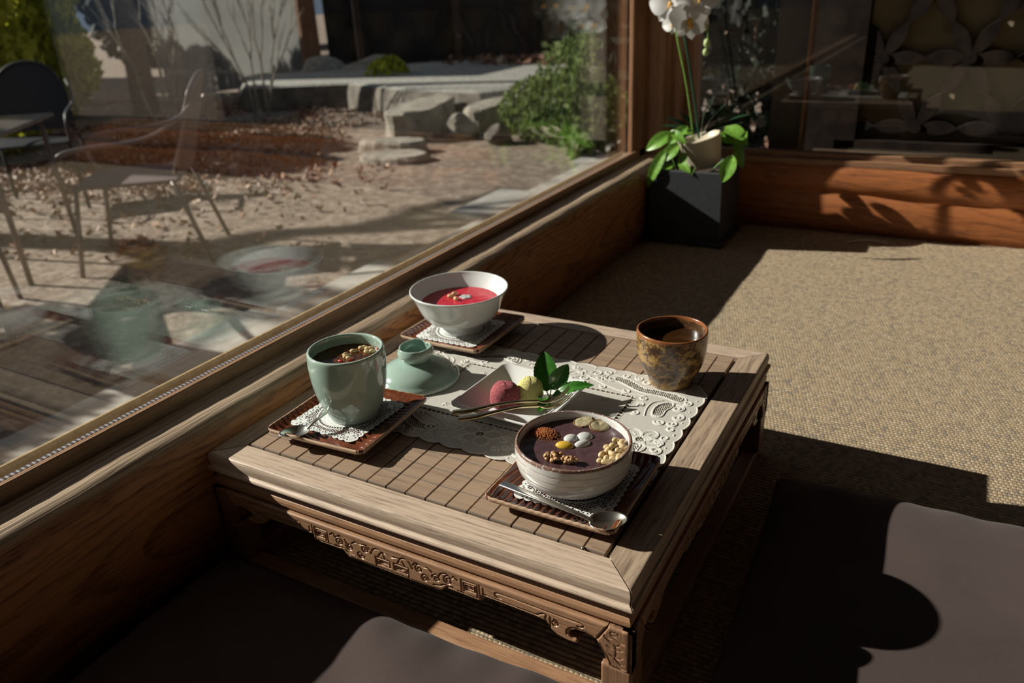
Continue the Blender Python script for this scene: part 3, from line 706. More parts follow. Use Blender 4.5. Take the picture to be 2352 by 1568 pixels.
# ---- placemat: raised scrolls, punched net and slots, scalloped hem
def placemat():
    res = .0006; hx, hy = .196, .1255
    gx = np.arange(-hx - .002, hx + .002, res); gy = np.arange(-hy - .002, hy + .002, res)
    X, Y = np.meshgrid(gx, gy)
    aX, aY = np.abs(X), np.abs(Y)
    # rounded rectangle with scalloped edge
    rc = .030; qx = np.maximum(aX - (hx - rc), 0); qy = np.maximum(aY - (hy - rc), 0)
    dd = np.where((aX > hx - rc) & (aY > hy - rc), rc - np.hypot(qx, qy), np.minimum(hx - aX, hy - aY))
    s = np.where(hy - aY < hx - aX, X, Y)
    per = np.where(hy - aY < hx - aX, .0280, .0279)
    sc_ = np.abs(np.sin(PI * (s / per + .5))); sc_ = np.where((aX > hx - rc) & (aY > hy - rc), np.abs(np.cos(2.5 * np.arctan2(qy, qx + 1e-9) * 1.0)) * .9, sc_)
    e = dd - .0042 * (1 - sc_ ** .7)
    keep = e > 0
    H = np.zeros(X.shape)
    H += .0008 * np.clip(1 - np.abs(e - .0011) / .0012, 0, 1) ** .5
    hole = np.zeros(X.shape, bool)
    strokes = []; nets = []; hatch = []
    def flower(cx, cy, r, a0=0.3, n=5):
        for k in range(n):
            a = a0 + 2 * PI * k / n; px, py = cx + r * .62 * math.cos(a), cy + r * .62 * math.sin(a)
            pe = [(px + r * .42 * (1.05 * math.cos(t) * math.cos(a) - .9 * math.sin(t) * math.sin(a)), py + r * .42 * (1.05 * math.cos(t) * math.sin(a) + .9 * math.sin(t) * math.cos(a))) for t in np.linspace(0, 2 * PI, 26)]
            strokes.append((pe, .0010)); hatch.append(pe)
            pe2 = [(px + (x - px) * .78, py + (y - py) * .78) for x, y in pe]; strokes.append((pe2[3:24], .0006))
            strokes.append(([(cx + r * .45 * math.cos(a), cy + r * .45 * math.sin(a)), (cx + r * .72 * math.cos(a), cy + r * .72 * math.sin(a))], .0005))
        for k in range(8):
            a = 2 * PI * k / 8; d = np.hypot(X - cx - .0036 * math.cos(a), Y - cy - .0036 * math.sin(a)); hole.__ior__(d < .00105)
        hole.__ior__(np.hypot(X - cx, Y - cy) < .0009)
        strokes.append(([(cx + .0056 * math.cos(t), cy + .0056 * math.sin(t)) for t in np.linspace(0, 2 * PI, 24)], .0007))
    def scroll(cx, cy, r, a0, t, w=.0010):
        strokes.append((spiral(cx, cy, r, r * .22, a0, t), w)); strokes.append((spiral(cx, cy, r * .80, r * .12, a0 + .1, t * .9), w * .55))
    def net(poly):
        P = [(p[0], p[1]) for p in smoothp(poly, 3, True)]; nets.append(P); strokes.append((P + [P[0]], .0010))
        c = (sum(p[0] for p in P) / len(P), sum(p[1] for p in P) / len(P))
        strokes.append(([(p[0] * 1.0 + (p[0] - c[0]) * .09, p[1] + (p[1] - c[1]) * .13) for p in P + [P[0]]], .0006))
    for sx, sy in ((1, 1), (-1, 1), (1, -1), (-1, -1)):
        def m(pts): return [(sx * a, sy * b) for a, b in pts]
        # corner: long net bands meeting at the corner
        net(m([(.062, .085), (.078, .097), (.095, .090), (.118, .078), (.145, .080), (.166, .072), (.172, .083), (.160, .092), (.140, .091), (.118, .090), (.100, .103), (.078, .108), (.062, .100)]))
        net(m([(.150, .030), (.146, .048), (.150, .062), (.162, .070), (.166, .060), (.160, .048), (.162, .034)]))
        for cx, cy, r, a0, t in ((.072, .098, .009, 2.2, 1.4), (.118, .105, .008, .4, 1.3), (.135, .103, .007, 2.8, -1.3), (.150, .100, .006, .3, 1.2), (.172, .058, .009, 2.0, -1.4), (.178, .038, .0085, 1.5, -1.3), (.176, .022, .007, 1.2, -1.3), (.050, .105, .008, 3.4, -1.3), (.030, .100, .006, .5, 1.2), (.100, .075, .007, 4.5, 1.1), (.088, .112, .006, 1.0, 1.2), (.105, .112, .0055, 3.0, 1.3), (.020, .108, .006, .2, -1.2), (.062, .112, .006, 5.0, 1.3), (.128, .066, .006, 1.6, 1.3), (.140, .110, .0055, .3, 1.3), (.165, .103, .006, 5.3, -1.2), (.178, .075, .007, 4.2, 1.3), (.163, .020, .007, 3.0, 1.4), (.133, .085 + .025, .005, 3.0, 1.2), (.180, .010, .006, 1.2, 1.2), (.130, .030, .0055, 4.0, 1.2), (.128, .050, .006, 2.2, -1.2), (.045, .075, .0055, .6, 1.2), (.070, .073, .0055, 2.6, -1.2)):
            strokes.append((m(spiral(cx, cy, r, r * .22, a0, t)), .0010)); strokes.append((m(spiral(cx, cy, r * .78, r * .12, a0 + .1, t * .9)), .0006))
        strokes.append((m([(p[0], p[1]) for p in smoothp([(.045, .092), (.070, .080), (.100, .070), (.125, .072)])]), .0009))
        strokes.append((m([(p[0], p[1]) for p in smoothp([(.142, .028), (.138, .045), (.140, .062), (.150, .070)])]), .0009))
        for k in range(7): strokes.append((m([(.014 + .028 * k, .1165), (.0143 + .028 * k, .1165)]), .0011)) if .014 + .028 * k < .17 else None
        for k in range(4): strokes.append((m([(.1865, .0005 + .0279 * k), (.1865, .0008 + .0279 * k)]), .0011))
        for (fx, fy) in ((.030, .040), (.060, .030), (.085, .045)):
            for q in range(5):
                a = 2 * PI * q / 5; strokes.append((m([(fx, fy), (fx + .004 * math.cos(a), fy + .004 * math.sin(a))]), .0006))
    for fx, fy in ((-.010, -.0875), (.156, -.024), (.010, .0875), (-.156, .024)): flower(fx, fy, .0235, .3 if abs(fx) < .1 else 1.1)
    for fx, s_ in ((-.010, 1), (.010, -1)):
        for k in (-1, 1):
            scroll(fx + k * .031, -s_ * .087, .008, 1.0 if k > 0 else 2.2, k * 1.3); scroll(fx + k * .047, -s_ * .094, .007, 3.6, k * 1.3)
    for pts, w in strokes:
        d = pdist(X, Y, pts, .003); H = np.maximum(H, .0009 * np.clip(1 - (d / w) ** 2, 0, 1) ** .5)
    ca, sa = .8, .6
    for P in hatch:
        ins = inpoly(X, Y, P); H = np.where(ins, np.maximum(H, .00022 * (1 + np.sin((X * ca + Y * sa) * 2 * PI / .0016))), H)
    for P in nets:
        ins = inpoly(X, Y, P); p = .0029
        u = X / p; v = Y / (p * .8); row = np.floor(v); fu = (u + .5 * (row % 2)) % 1 - .5; fv = v % 1 - .5
        hole |= ins & (np.hypot(fu * p, fv * p * .8) < .00085) & (H < .0004)
    # drawn-thread rectangle of slots round the middle
    ix, iy = .1155, .0640
    for (a, b, c, d) in ((aX, aY, ix, iy), (aY, aX, iy, ix)):
        on = (np.abs(a - c) < .0016) & (b < d - .001); fr = (b / .0066) % 1
        hole |= on & (np.abs(fr - .5) < .34)
        H = np.where((np.abs(np.abs(a - c) - .0026) < .0006) & (b < d + .0015), np.maximum(H, .0004), H)
    keep = keep & ~hole
    k = keep[:-1, :-1] & keep[1:, 1:] & keep[1:, :-1] & keep[:-1, 1:]
    o = grid_mesh('placemat', X, Y, H + .0010, k, M['mat'], None, Wp(.2425, .2135, .0003), .0009)
    tag(o, 'pale embossed placemat with scalloped edge and punched flowers on the table', 'placemat')
placemat()

# ---- serving trays
def tray_mesh():
    h = .0668; res = .0009; g = np.arange(-h, h + res, res); X, Y = np.meshgrid(g, g); aX, aY = np.abs(X), np.abs(Y)
    rc = .007; qx = np.maximum(aX - (h - rc), 0); qy = np.maximum(aY - (h - rc), 0)
    ed = np.where((aX > h - rc) & (aY > h - rc), rc - np.hypot(qx, qy), np.minimum(h - aX, h - aY))
    keep = ed > -.0001
    up = np.clip(1 - ed / .020, 0, 1) ** 2.2
    corner = np.clip((aX + aY) / (2 * h), 0, 1) ** 6
    rib = .0011 * np.sin(2 * PI * (Y + .004 * np.sin(X * 40) + .0025 * np.sin(X * 18)) / .0078) * np.clip(ed / .010, 0, 1) ** .6
    Z = .0088 + rib + .0068 * up + .0010 * corner
    Z = np.where(ed < .0012, Z - .0008 * (1 - ed / .0012), Z)
    k = keep[:-1, :-1] & keep[1:, 1:] & keep[1:, :-1] & keep[:-1, 1:]
    return X, Y, Z, k
tX, tY, tZ, tK = tray_mesh()
t0 = grid_mesh('serving_tray', tX, tY, tZ, tK, M['tray'], None, Wp(.081, .0835, .0016), .0048, (0, 0, .045))
tag(t0, 'brown glazed square tray holding the pale green mug and a small spoon', 'tray', 'glazed square trays')
for (x, y, r, lab) in ((.3735, .0765, .012, 'brown glazed square tray under the ribbed bowl of bean porridge'), (.0675, .354, -.015, 'brown glazed square tray under the white footed bowl')):
    o = t0.copy(); C.objects.link(o); o.name = 'serving_tray'; o.location = Wp(x, y, .0016); o.rotation_euler = (0, 0, r); o['label'] = lab
    if x > .3: o.rotation_euler = (0, 0, r + PI / 2)
# ---- lace doilies
def doily_mesh():
    h = .0495; res = .00036; g = np.arange(-h - .001, h + .001, res); X, Y = np.meshgrid(g, g); aX, aY = np.abs(X), np.abs(Y)
    m = np.maximum(aX, aY); s = np.where(aX > aY, Y, X)
    lob = np.abs(np.sin(PI * (s / .0090)))
    edge = h - .0028 * (1 - lob ** .6)
    cr = .010; qx = np.maximum(aX - (h - cr), 0); qy = np.maximum(aY - (h - cr), 0)
    cor = (aX > h - cr) & (aY > h - cr); e = np.where(cor, cr - np.hypot(qx, qy), edge - m)
    keep = e > 0; H = .0002 * np.clip(1 - np.abs(e - .0008) / .0006, 0, 1)
    R = np.hypot(X, Y); th = np.arctan2(Y, X)
    hole = np.zeros(X.shape, bool)
    # row of small eyelets along the hem
    fr = (s / .0045) % 1 - .5; hole |= (np.hypot(fr * .0045, e - .0042) < .00075) & ~cor
    fr2 = ((s + .00225) / .0045) % 1 - .5; hole |= (np.hypot(fr2 * .0045, (e - .0066) * .8) < .0008) & ~cor
    # irregular lace cells between the hem and the round centre
    rg = np.random.default_rng(3); N = int(h / .0026) + 2; best = np.full(X.shape, 9.0); sec = np.full(X.shape, 9.0)
    for i in range(-N, N + 1):
        for j in range(-N, N + 1):
            cx = (i + rg.uniform(-.32, .32)) * .0026 * 1.15; cy = (j + rg.uniform(-.32, .32)) * .0026 * 1.15
            if max(abs(cx), abs(cy)) > h: continue
            i0 = max(int((cx - .006 - g[0]) / res), 0); i1 = int((cx + .006 - g[0]) / res); j0 = max(int((cy - .006 - g[0]) / res), 0); j1 = int((cy + .006 - g[0]) / res)
            d = np.hypot(X[j0:j1, i0:i1] - cx, Y[j0:j1, i0:i1] - cy); b = best[j0:j1, i0:i1]; s2 = sec[j0:j1, i0:i1]
            s2[:] = np.where(d < b, b, np.minimum(s2, d)); b[:] = np.minimum(b, d)
    wall = sec - best
    zone = (R > .0365) & (e > .0082)
    flo = np.zeros(X.shape, bool)
    for sx in (-1, 1):
        for sy in (-1, 1):
            cx, cy = sx * .0375, sy * .0375
            a = np.arctan2(Y - cy, X - cx); r = np.hypot(X - cx, Y - cy); f = r < .0085 * (.62 + .38 * np.abs(np.cos(3 * a)))
            flo |= f; H = np.where(f, .00025 * np.abs(np.sin(a * 12)), H)
    hole |= zone & (wall > .0009) & ~flo
    ring = (R > .0318) & (R < .0342); hole |= ring & (np.abs((th / (2 * PI / 60)) % 1 - .5) < .30)
    H = np.where(np.abs(R - .0352) < .0006, .0003, H); H = np.where(np.abs(R - .0308) < .0006, .0003, H)
    H = np.where((R < .030), .00016 * (1 + np.sin(R * 2 * PI / .0045) * np.cos(th * 8)), H)
    keep &= ~hole
    k = keep[:-1, :-1] & keep[1:, 1:] & keep[1:, :-1] & keep[:-1, 1:]
    return X, Y, H, k
dX, dY, dH, dK = doily_mesh()
d0 = grid_mesh('lace_doily', dX, dY, dH, dK, M['doily'], None, Wp(.0765, .0865, .0120), .00028, (0, 0, -.03))
tag(d0, 'white paper lace doily under the pale green mug', 'doily', 'lace paper doilies')
for (x, y, r, lab) in ((.3765, .0760, .03, 'white paper lace doily under the ribbed bowl of bean porridge'), (.066, .350, .02, 'white paper lace doily under the white footed bowl')):
    o = d0.copy(); C.objects.link(o); o.name = 'lace_doily'; o.location = Wp(x, y, .0120); o.rotation_euler = (0, 0, r); o['label'] = lab

def disc(r, z, n=64, rings=10, amp=0.0, seed=1, men=.0008):
    rg = np.random.default_rng(seed); ph = rg.uniform(0, 6, 8); V = [(0, 0, z)]
    for i in range(1, rings + 1):
        rr = r * i / rings
        for k in range(n):
            a = 2 * PI * k / n; x, y = rr * math.cos(a), rr * math.sin(a)
            w = amp * (math.sin(x * 260 + ph[0]) * math.sin(y * 300 + ph[1]) + .6 * math.sin(x * 500 + y * 430 + ph[2]))
            V.append((x, y, z + w + (men if i == rings else 0)))
    Fc = [(0, 1 + k, 1 + (k + 1) % n) for k in range(n)]
    Fc += [(1 + (i - 1) * n + k, 1 + i * n + k, 1 + i * n + (k + 1) % n, 1 + (i - 1) * n + (k + 1) % n) for i in range(1, rings) for k in range(n)]
    return V, Fc
def rimcurve(ro, ri, z, n=6):
    c = (ro + ri) / 2; h = (ro - ri) / 2
    return [(c + h * math.cos(t), z + h * math.sin(t)) for t in np.linspace(0, PI, n)]
def nut_mesh(L=.0105, r=.0031):
    V = []; m, n = 12, 12
    for i in range(m + 1):
        t = i / m; rr = r * (math.sin(PI * min(t ** .72, 1))) ** .75 if 0 < t < 1 else 0.0003
        for k in range(n): V.append(((t - .5) * L, rr * math.cos(2 * PI * k / n), rr * math.sin(2 * PI * k / n)))
    Fc = [(i * n + k, i * n + (k + 1) % n, (i + 1) * n + (k + 1) % n, (i + 1) * n + k) for i in range(m) for k in range(n)]
    return V, Fc + [tuple(range(n))[::-1], tuple(m * n + k for k in range(n))]
NUT = mesh('pine_nut', *nut_mesh(), M['pinenut'], smooth=True); first_nut = [True]
def nut(p, rz, ry, label, group, s=1.0):
    o = NUT if first_nut[0] else NUT.copy()
    if not first_nut[0]: C.objects.link(o); o.name = 'pine_nut'
    first_nut[0] = False
    o.location = p; o.rotation_euler = (random.uniform(0, 1), ry, rz); o.scale = (s, s, s); tag(o, label, 'nut', group)

# ---- ribbed stoneware bowl with red bean porridge
PB = (.3705, .0800, .0125)
prof = [(0, .0016), (.030, .0012), (.036, 0), (.0395, .0006), (.0440, .0040), (.0500, .0100), (.0542, .0170), (.0562, .0250), (.0568, .0340), (.0566, .0415)] + rimcurve(.0566, .0530, .0425) + [(.0526, .040), (.0520, .030), (.0500, .018), (.044, .009), (.03, .005), (0, .0045)]
bowl = thing('soup_bowl', 'ribbed off-white stoneware bowl with brown speckled rim holding bean porridge', 'bowl', Wp(*PB))
def ribf(r, z, a, i):
    w = .00025 * math.sin(z * 800 + .6 * math.sin(a * 2)) if 3 < i < 9 else 0
    return r + w + .0003 * math.sin(2 * a + 1), z + .0004 * math.sin(3 * a + .5) * (z / .04)
mesh('bowl_body', *lathe(prof, 128, ribf), M['stoneware'], bowl, True)
po = mesh('bean_porridge', *disc(.0528, 0, 72, 16, .00022, 4), M['porridge'], None, True, Wp(PB[0], PB[1], PB[2] + .0350)); tag(po, 'purplish brown red bean porridge filling the ribbed bowl', 'porridge')
ZP = PB[2] + .0350
def top(u, v, dz=0.0): p = at(u, v, T + ZP + dz); return p
# cinnamon heap
bm_ = MB()
cc = top(1252, 993, .002)
for k in range(1700):
    a = random.uniform(0, 2 * PI); r = abs(random.gauss(0, .5)); r = min(r, 1.1)
    x = r * math.cos(a) * .0175; y = r * math.sin(a) * .0115; h = .0052 * max(0, 1 - r * r * .75)
    x, y = x * .93 + y * .37, -x * .25 + y * .95
    rr = random.uniform(.00035, .00085) * (1 if r < .85 else .6)
    bm_.ball((x, y, h * random.uniform(.55, 1.02) - .0006), rr, 5, 3, .25)
ci = bm_.build('cinnamon_powder', M['cinnamon'], None, False); ci.location = cc - Vector((0, 0, .002)); tag(ci, 'orange brown heap of cinnamon powder on the bean porridge', 'spice', kind='stuff')
chs = []
for k, (u, v, lab) in enumerate(((1341, 969, 'round chestnut slice with intact face, left of its pair in the porridge'), (1378, 979, 'round chestnut slice with a dark cleft, right of its pair in the porridge'))):
    c = top(u, v, .0012); t = thing('chestnut_slice', lab, 'chestnut', c, 'chestnut slices in the porridge', (.22, -.10 + .2 * k, .4 * k))
    V = []; n = 40
    for rr, z in ((0, .0016), (.006, .00175), (.0088, .0016), (.0096, .0010), (.0096, -.0012), (.008, -.0018), (0, -.002)):
        for q in range(n):
            a = 2 * PI * q / n; w = 1 + .06 * math.sin(2 * a + k) + .025 * math.sin(5 * a); dz = 0
            if k == 1 and z > 0 and rr < .0075: dz = -.0014 * math.exp(-((a - 1.9) / .5) ** 2)
            V.append((rr * w * math.cos(a), rr * w * .88 * math.sin(a), z + dz))
    Fc = [(i * n + q, (i + 1) * n + q, (i + 1) * n + (q + 1) % n, i * n + (q + 1) % n) for i in range(6) for q in range(n)]
    mesh('flesh', V, Fc, M['chestnut'], t, True)
    sk = MB().tube([(.0099 * (1 + .06 * math.sin(2 * a + k)) * math.cos(a), .0088 * (1 + .06 * math.sin(2 * a + k)) * math.sin(a), .0006) for a in np.linspace(PI * .25, PI * 1.6, 30)], .0011, 6).build('skin', M['chest_skin'], t, True)
for u, v, rx, ry, rz, lab in ((1311, 1008, .0074, .0064, .2, 'white rice dumpling farthest left of three, on the porridge'), (1343, 1004, .0082, .0074, 0, 'white rice dumpling nearest the chestnut slices, on the porridge'), (1337, 1021, .0090, .0052, .35, 'oval white rice dumpling beside the yellow nut, on the porridge')):
    o = MB().ball((0, 0, 0), (rx, ry, .0046), 24, 16).build('rice_dumpling', M['ricecake'], None, True); o.location = top(u, v, -.0006); o.rotation_euler = (0, 0, rz + .6); tag(o, lab, 'dumpling', 'rice dumplings in the porridge')
o = MB().ball((0, 0, 0), (.0094, .0056, .0048), 24, 16).build('ginkgo_nut', M['ginkgo'], None, True); o.location = top(1297, 1024, -.0002); o.rotation_euler = (0, 0, .25); tag(o, 'glossy yellow ginkgo nut lying on the bean porridge', 'nut')
for (u, v, s, sd, lab) in ((1272, 1050, .95, 3, 'larger walnut piece near the bowl rim, in the porridge'), (1309, 1058, .80, 9, 'smaller crumbled walnut piece, right of the larger one in the porridge')):
    random.seed(sd); m_ = MB()
    for k in range(30):
        a = random.uniform(0, 2 * PI); r = random.uniform(0, 1)
        m_.ball((r * .0095 * math.cos(a) * s, r * .0060 * math.sin(a) * s, random.uniform(-.001, .0048) * (1 - .5 * r)), (random.uniform(.0018, .0038) * s, random.uniform(.0014, .003) * s, random.uniform(.0015, .0026) * s), 9, 7, .12, Euler((random.uniform(0, 3), random.uniform(0, 3), random.uniform(0, 3))))
    o = m_.build('walnut_piece', M['walnut'], None, True); o.location = top(u, v, .0022); o.rotation_euler = (0, 0, .5); tag(o, lab, 'walnut', 'walnut pieces in the porridge')
random.seed(21)
PN = [(1382, 1042, 1.5, 0), (1380, 1057, .9, 0), (1389, 1060, .2, 0), (1393, 1050, 1.7, 0), (1396, 1026, .6, 0), (1400, 1030, .8, .003), (1409, 1022, .7, .003), (1415, 1010, .9, 0), (1403, 1040, 2.4, .002), (1412, 1043, .4, .002), (1421, 1033, 1.2, .003), (1428, 1040, 2.0, 0), (1433, 1026, .5, .004), (1432, 1014, .8, .001), (1425, 1020, 2.6, .002), (1407, 1053, .3, 0), (1418, 1052, 2.2, 0), (1399, 1060, 1.1, -.001), (1392, 1037, 2.0, -.001), (1438, 1034, 1.5, .0), (1424, 1046, .9, .001)]
for u, v, a, dz in PN:
    nut(top(u, v, .0022 + dz), a, random.uniform(-.25, .25), 'pine nut in the heap at the right side of the bean porridge', 'pine nuts heaped in the porridge', .88)

# ---- celadon mug with herb tea
MG = (.0830, .0905, .0125)
mug = thing('tea_mug', 'tall pale green celadon mug with dark herb tea and floating nuts', 'mug', Wp(*MG))
prof = [(0, .0020), (.024, .0016), (.0262, 0), (.0290, .0004), (.0300, .0030), (.0316, .0075), (.0345, .0140), (.0378, .0230), (.0408, .0350), (.0428, .0480), (.0438, .0600), (.0440, .0700), (.0435, .0790)] + rimcurve(.0432, .0392, .0822) + [(.0396, .078), (.0402, .070), (.0400, .058), (.037, .035), (.031, .015), (0, .008)]
mesh('mug_body', *lathe(prof, 128), M['celadon'], mug, True)
te = mesh('herb_tea', *disc(.0401, 0, 64, 12, .0001, 8), M['tea'], None, True, Wp(MG[0], MG[1], MG[2] + .0700)); tag(te, 'dark brown herb tea filling the pale green mug', 'tea')
random.seed(5)
for k, (u, v, a) in enumerate(((831, 799, .3), (838, 797, 1.0), (845, 801, .2), (852, 799, 1.4), (796, 819, .8), (803, 822, .6), (795, 814, .9), (843, 808, .1), (812, 806, .6), (856, 806, .9))):
    nut(at(u, v, T + MG[2] + .0712), a, .1, 'pine nut floating in the dark tea of the green mug', 'pine nuts floating in the mug', .85)
for k, (u, v, r) in enumerate(((782, 828, .004), (806, 826, .0035), (845, 790, .003), (866, 800, .003))):
    m_ = MB(); m_.ball((0, 0, 0), (r, r * .5, .0009), 14, 8); m_.ball((0, 0, .0004), (r * .5, r * .25, .0008), 12, 6)
    p = at(u, v, T + MG[2] + .0706); o = m_.build('jujube_slice', M['jujube'], None, True); o.location = p; o.rotation_euler = (0, 0, k * .9)
    tag(o, 'thin red jujube slice floating in the green mug', 'fruit', 'jujube slices in the mug')
# ---- mug lid
LD = (.0850, .2140, .0016)
lid = thing('mug_lid', 'pale green celadon lid with hollow lotus-shaped knob lying on the placemat', 'lid', Wp(*LD))
prof = [(.049, .0030), (.0515, .0004), (.0535, 0), (.0545, .0012), (.0540, .0035), (.0520, .0062), (.0495, .0078), (.0480, .0098), (.0455, .0130), (.0400, .0175), (.0320, .0215), (.0240, .0245), (.0175, .0262), (.0150, .0272), (0, .0275)]
mesh('lid_dome', *lathe(prof, 128), M['celadon'], lid, True)
def knobf(r, z, a, i):
    hgt = max(0, (z - .028) / .018); lob = math.cos(3 * a + .6) * .5 + .5 * math.cos(2 * a + 2.0)
    notch = math.exp(-((math.sin((a - 1.35) / 2)) / .10) ** 2) + .7 * math.exp(-((math.sin((a - 3.7) / 2)) / .12) ** 2) + .5 * math.exp(-((math.sin((a - 5.6) / 2)) / .10) ** 2)
    return r * (1 + .035 * lob * hgt - .09 * notch * hgt), z - .0022 * notch * hgt ** 2 + .0010 * lob * hgt
prof = [(.0160, .0250), (.0172, .0262), (.0190, .0285), (.0222, .0325), (.0238, .0365), (.0236, .0400), (.0224, .0430)] + rimcurve(.0219, .0194, .0440) + [(.0200, .0425), (.0205, .040), (.0200, .036), (.0175, .031), (.012, .0285), (0, .028)]
mesh('knob', *lathe(prof, 128, knobf), M['celadon'], lid, True)
# ---- white footed bowl with crimson punch
WB = (.0650, .3535, .0125)
wb = thing('footed_bowl', 'white porcelain footed bowl with flared rim holding crimson fruit punch', 'bowl', Wp(*WB))
prof = [(0, .008), (.028, .007), (.0295, .0), (.0318, .0), (.0324, .0010), (.0312, .0060), (.0305, .0105), (.0325, .0125), (.0400, .0145), (.0470, .0185), (.0530, .0250), (.0575, .0330), (.0610, .0420), (.0645, .0505), (.0685, .0585)] + rimcurve(.0703, .0672, .0610) + [(.0640, .0560), (.0590, .0490), (.0545, .0420), (.0500, .0340), (.0450, .026), (.036, .0195), (.02, .0165), (0, .016)]
mesh('bowl_body', *lathe(prof, 128), M['porcelain'], wb, True)
pu = mesh('fruit_punch', *disc(.0550, 0, 72, 12, .00012, 11, .0004), M['omija'], None, True, Wp(WB[0], WB[1], WB[2] + .0425)); tag(pu, 'crimson fruit punch filling the white footed bowl', 'drink')
for u, v, a in ((1035, 680, .2), (1045, 674, .9), (1046, 685, 2.6)):
    nut(at(u, v, T + WB[2] + .0448), a, 0, 'pine nut floating on the crimson punch in the white bowl', 'pine nuts on the crimson punch', 1.0)
m_ = MB()
for k in range(5): m_.ball((.0052 * math.cos(k * 1.257), .0052 * math.sin(k * 1.257), 0), (.0042, .0036, .0010), 14, 8)
m_.ball((0, 0, .0003), (.004, .004, .001), 12, 8)
o = m_.build('flower_garnish', M['ricecake'], None, True); o.location = at(1069, 681, T + WB[2] + .0434); tag(o, 'pinkish white flower-shaped garnish floating on the crimson punch', 'garnish')
# ---- brown glazed cup
BC = (.3841, .3345, .0018)
bc = thing('teacup', 'mottled brown and ochre glazed cup of dark tea at the mat corner', 'cup', Wp(*BC))
def cupf(r, z, a, i):
    w = .0004 * math.sin(z * 1500) if .003 < z < .016 and i < 12 else 0
    return r * (1 + .008 * math.sin(3 * a + 1 + z * 40)) + w, z + .0006 * math.sin(2 * a) * (z / .07)
prof = [(0, .002), (.0235, .0015), (.0255, 0), (.0268, .0006), (.0272, .0030), (.0272, .0055), (.0285, .0080), (.0305, .0120), (.0345, .0190), (.0382, .0290), (.0408, .0400), (.0424, .0520), (.0430, .0620), (.0427, .0680)] + rimcurve(.0426, .0396, .0700) + [(.0396, .066), (.0400, .058), (.039, .045), (.034, .022), (.02, .008), (0, .007)]
mesh('cup_body', *lathe(prof, 128, cupf), M['tenmoku'], bc, True)
dt = mesh('dark_tea', *disc(.0399, 0, 64, 4), M['dark_tea'], None, True, Wp(BC[0], BC[1], BC[2] + .0560)); tag(dt, 'dark tea filling the mottled brown cup', 'tea')

# ---- square white plate
def plate_mesh():
    h = .0600; res = .0008; g = np.arange(-h, h + res, res); X, Y = np.meshgrid(g, g); aX, aY = np.abs(X), np.abs(Y)
    rc = .006; qx = np.maximum(aX - (h - rc), 0); qy = np.maximum(aY - (h - rc), 0)
    ed = np.where((aX > h - rc) & (aY > h - rc), rc - np.hypot(qx, qy), np.minimum(h - aX, h - aY))
    keep = ed > -.0001; m = (aX ** 10 + aY ** 10) ** .1
    t = np.clip((m - .033) / (h - .033), 0, 1); Z = .0042 + .0180 * (t * .75 + .25 * t * t) - .0012 * np.exp(-((m - .033) / .004) ** 2) * 0
    Z = Z + .0012 * np.clip((aX * aY) / (h * h), 0, 1) ** 4
    Z = np.where(ed < .0012, Z - .0006 * (1 - ed / .0012) ** 2, Z)
    return X, Y, Z, keep[:-1, :-1] & keep[1:, 1:] & keep[1:, :-1] & keep[:-1, 1:]
pX, pY, pZ, pK = plate_mesh()
PL = (.2470, .1965, .0016)
pt = grid_mesh('square_plate', pX, pY, pZ, pK, M['plate'], None, Wp(*PL), .0032, (0, 0, -.05)); tag(pt, 'square white plate with sloping sides holding two powdered rice cakes', 'plate')
def cake(name, u, v, r, mat, sd, lab, squash=.95):
    rg = random.Random(sd); ph = [rg.uniform(0, 6) for _ in range(6)]; V = []; m, n = 26, 40
    for i in range(m + 1):
        th = PI * i / m
        for k in range(n):
            a = 2 * PI * k / n; w = 1 + .03 * math.sin(2 * a + ph[0]) * math.sin(th) + .025 * math.sin(3 * a + 2 * th + ph[1]) + rg.uniform(-.012, .012)
            sq = max(math.sin(th), 0) ** .8; flat = 1 + .12 * max(0, -math.cos(th)) * 1.0
            z = math.cos(th); z = math.copysign(abs(z) ** .85, z) * squash
            V.append((r * w * sq * flat * math.cos(a) , r * w * sq * flat * math.sin(a), r * w * max(z, -.80)))
    Fc = [(i * n + k, (i + 1) * n + k, (i + 1) * n + (k + 1) % n, i * n + (k + 1) % n) for i in range(m) for k in range(n)]
    o = mesh(name, V, Fc, mat, None, True); o.location = at(u, v, T + PL[2] + .0046 + r * .80)
    return tag(o, lab, 'rice cake')
cake('rice_cake', 1160, 908, .0172, M['pink'], 1, 'pink powdered rice cake on the white plate', 1.0)
cake('rice_cake', 1218, 898, .0158, M['yellow'], 2, 'yellow powdered rice cake on the white plate', 1.12)
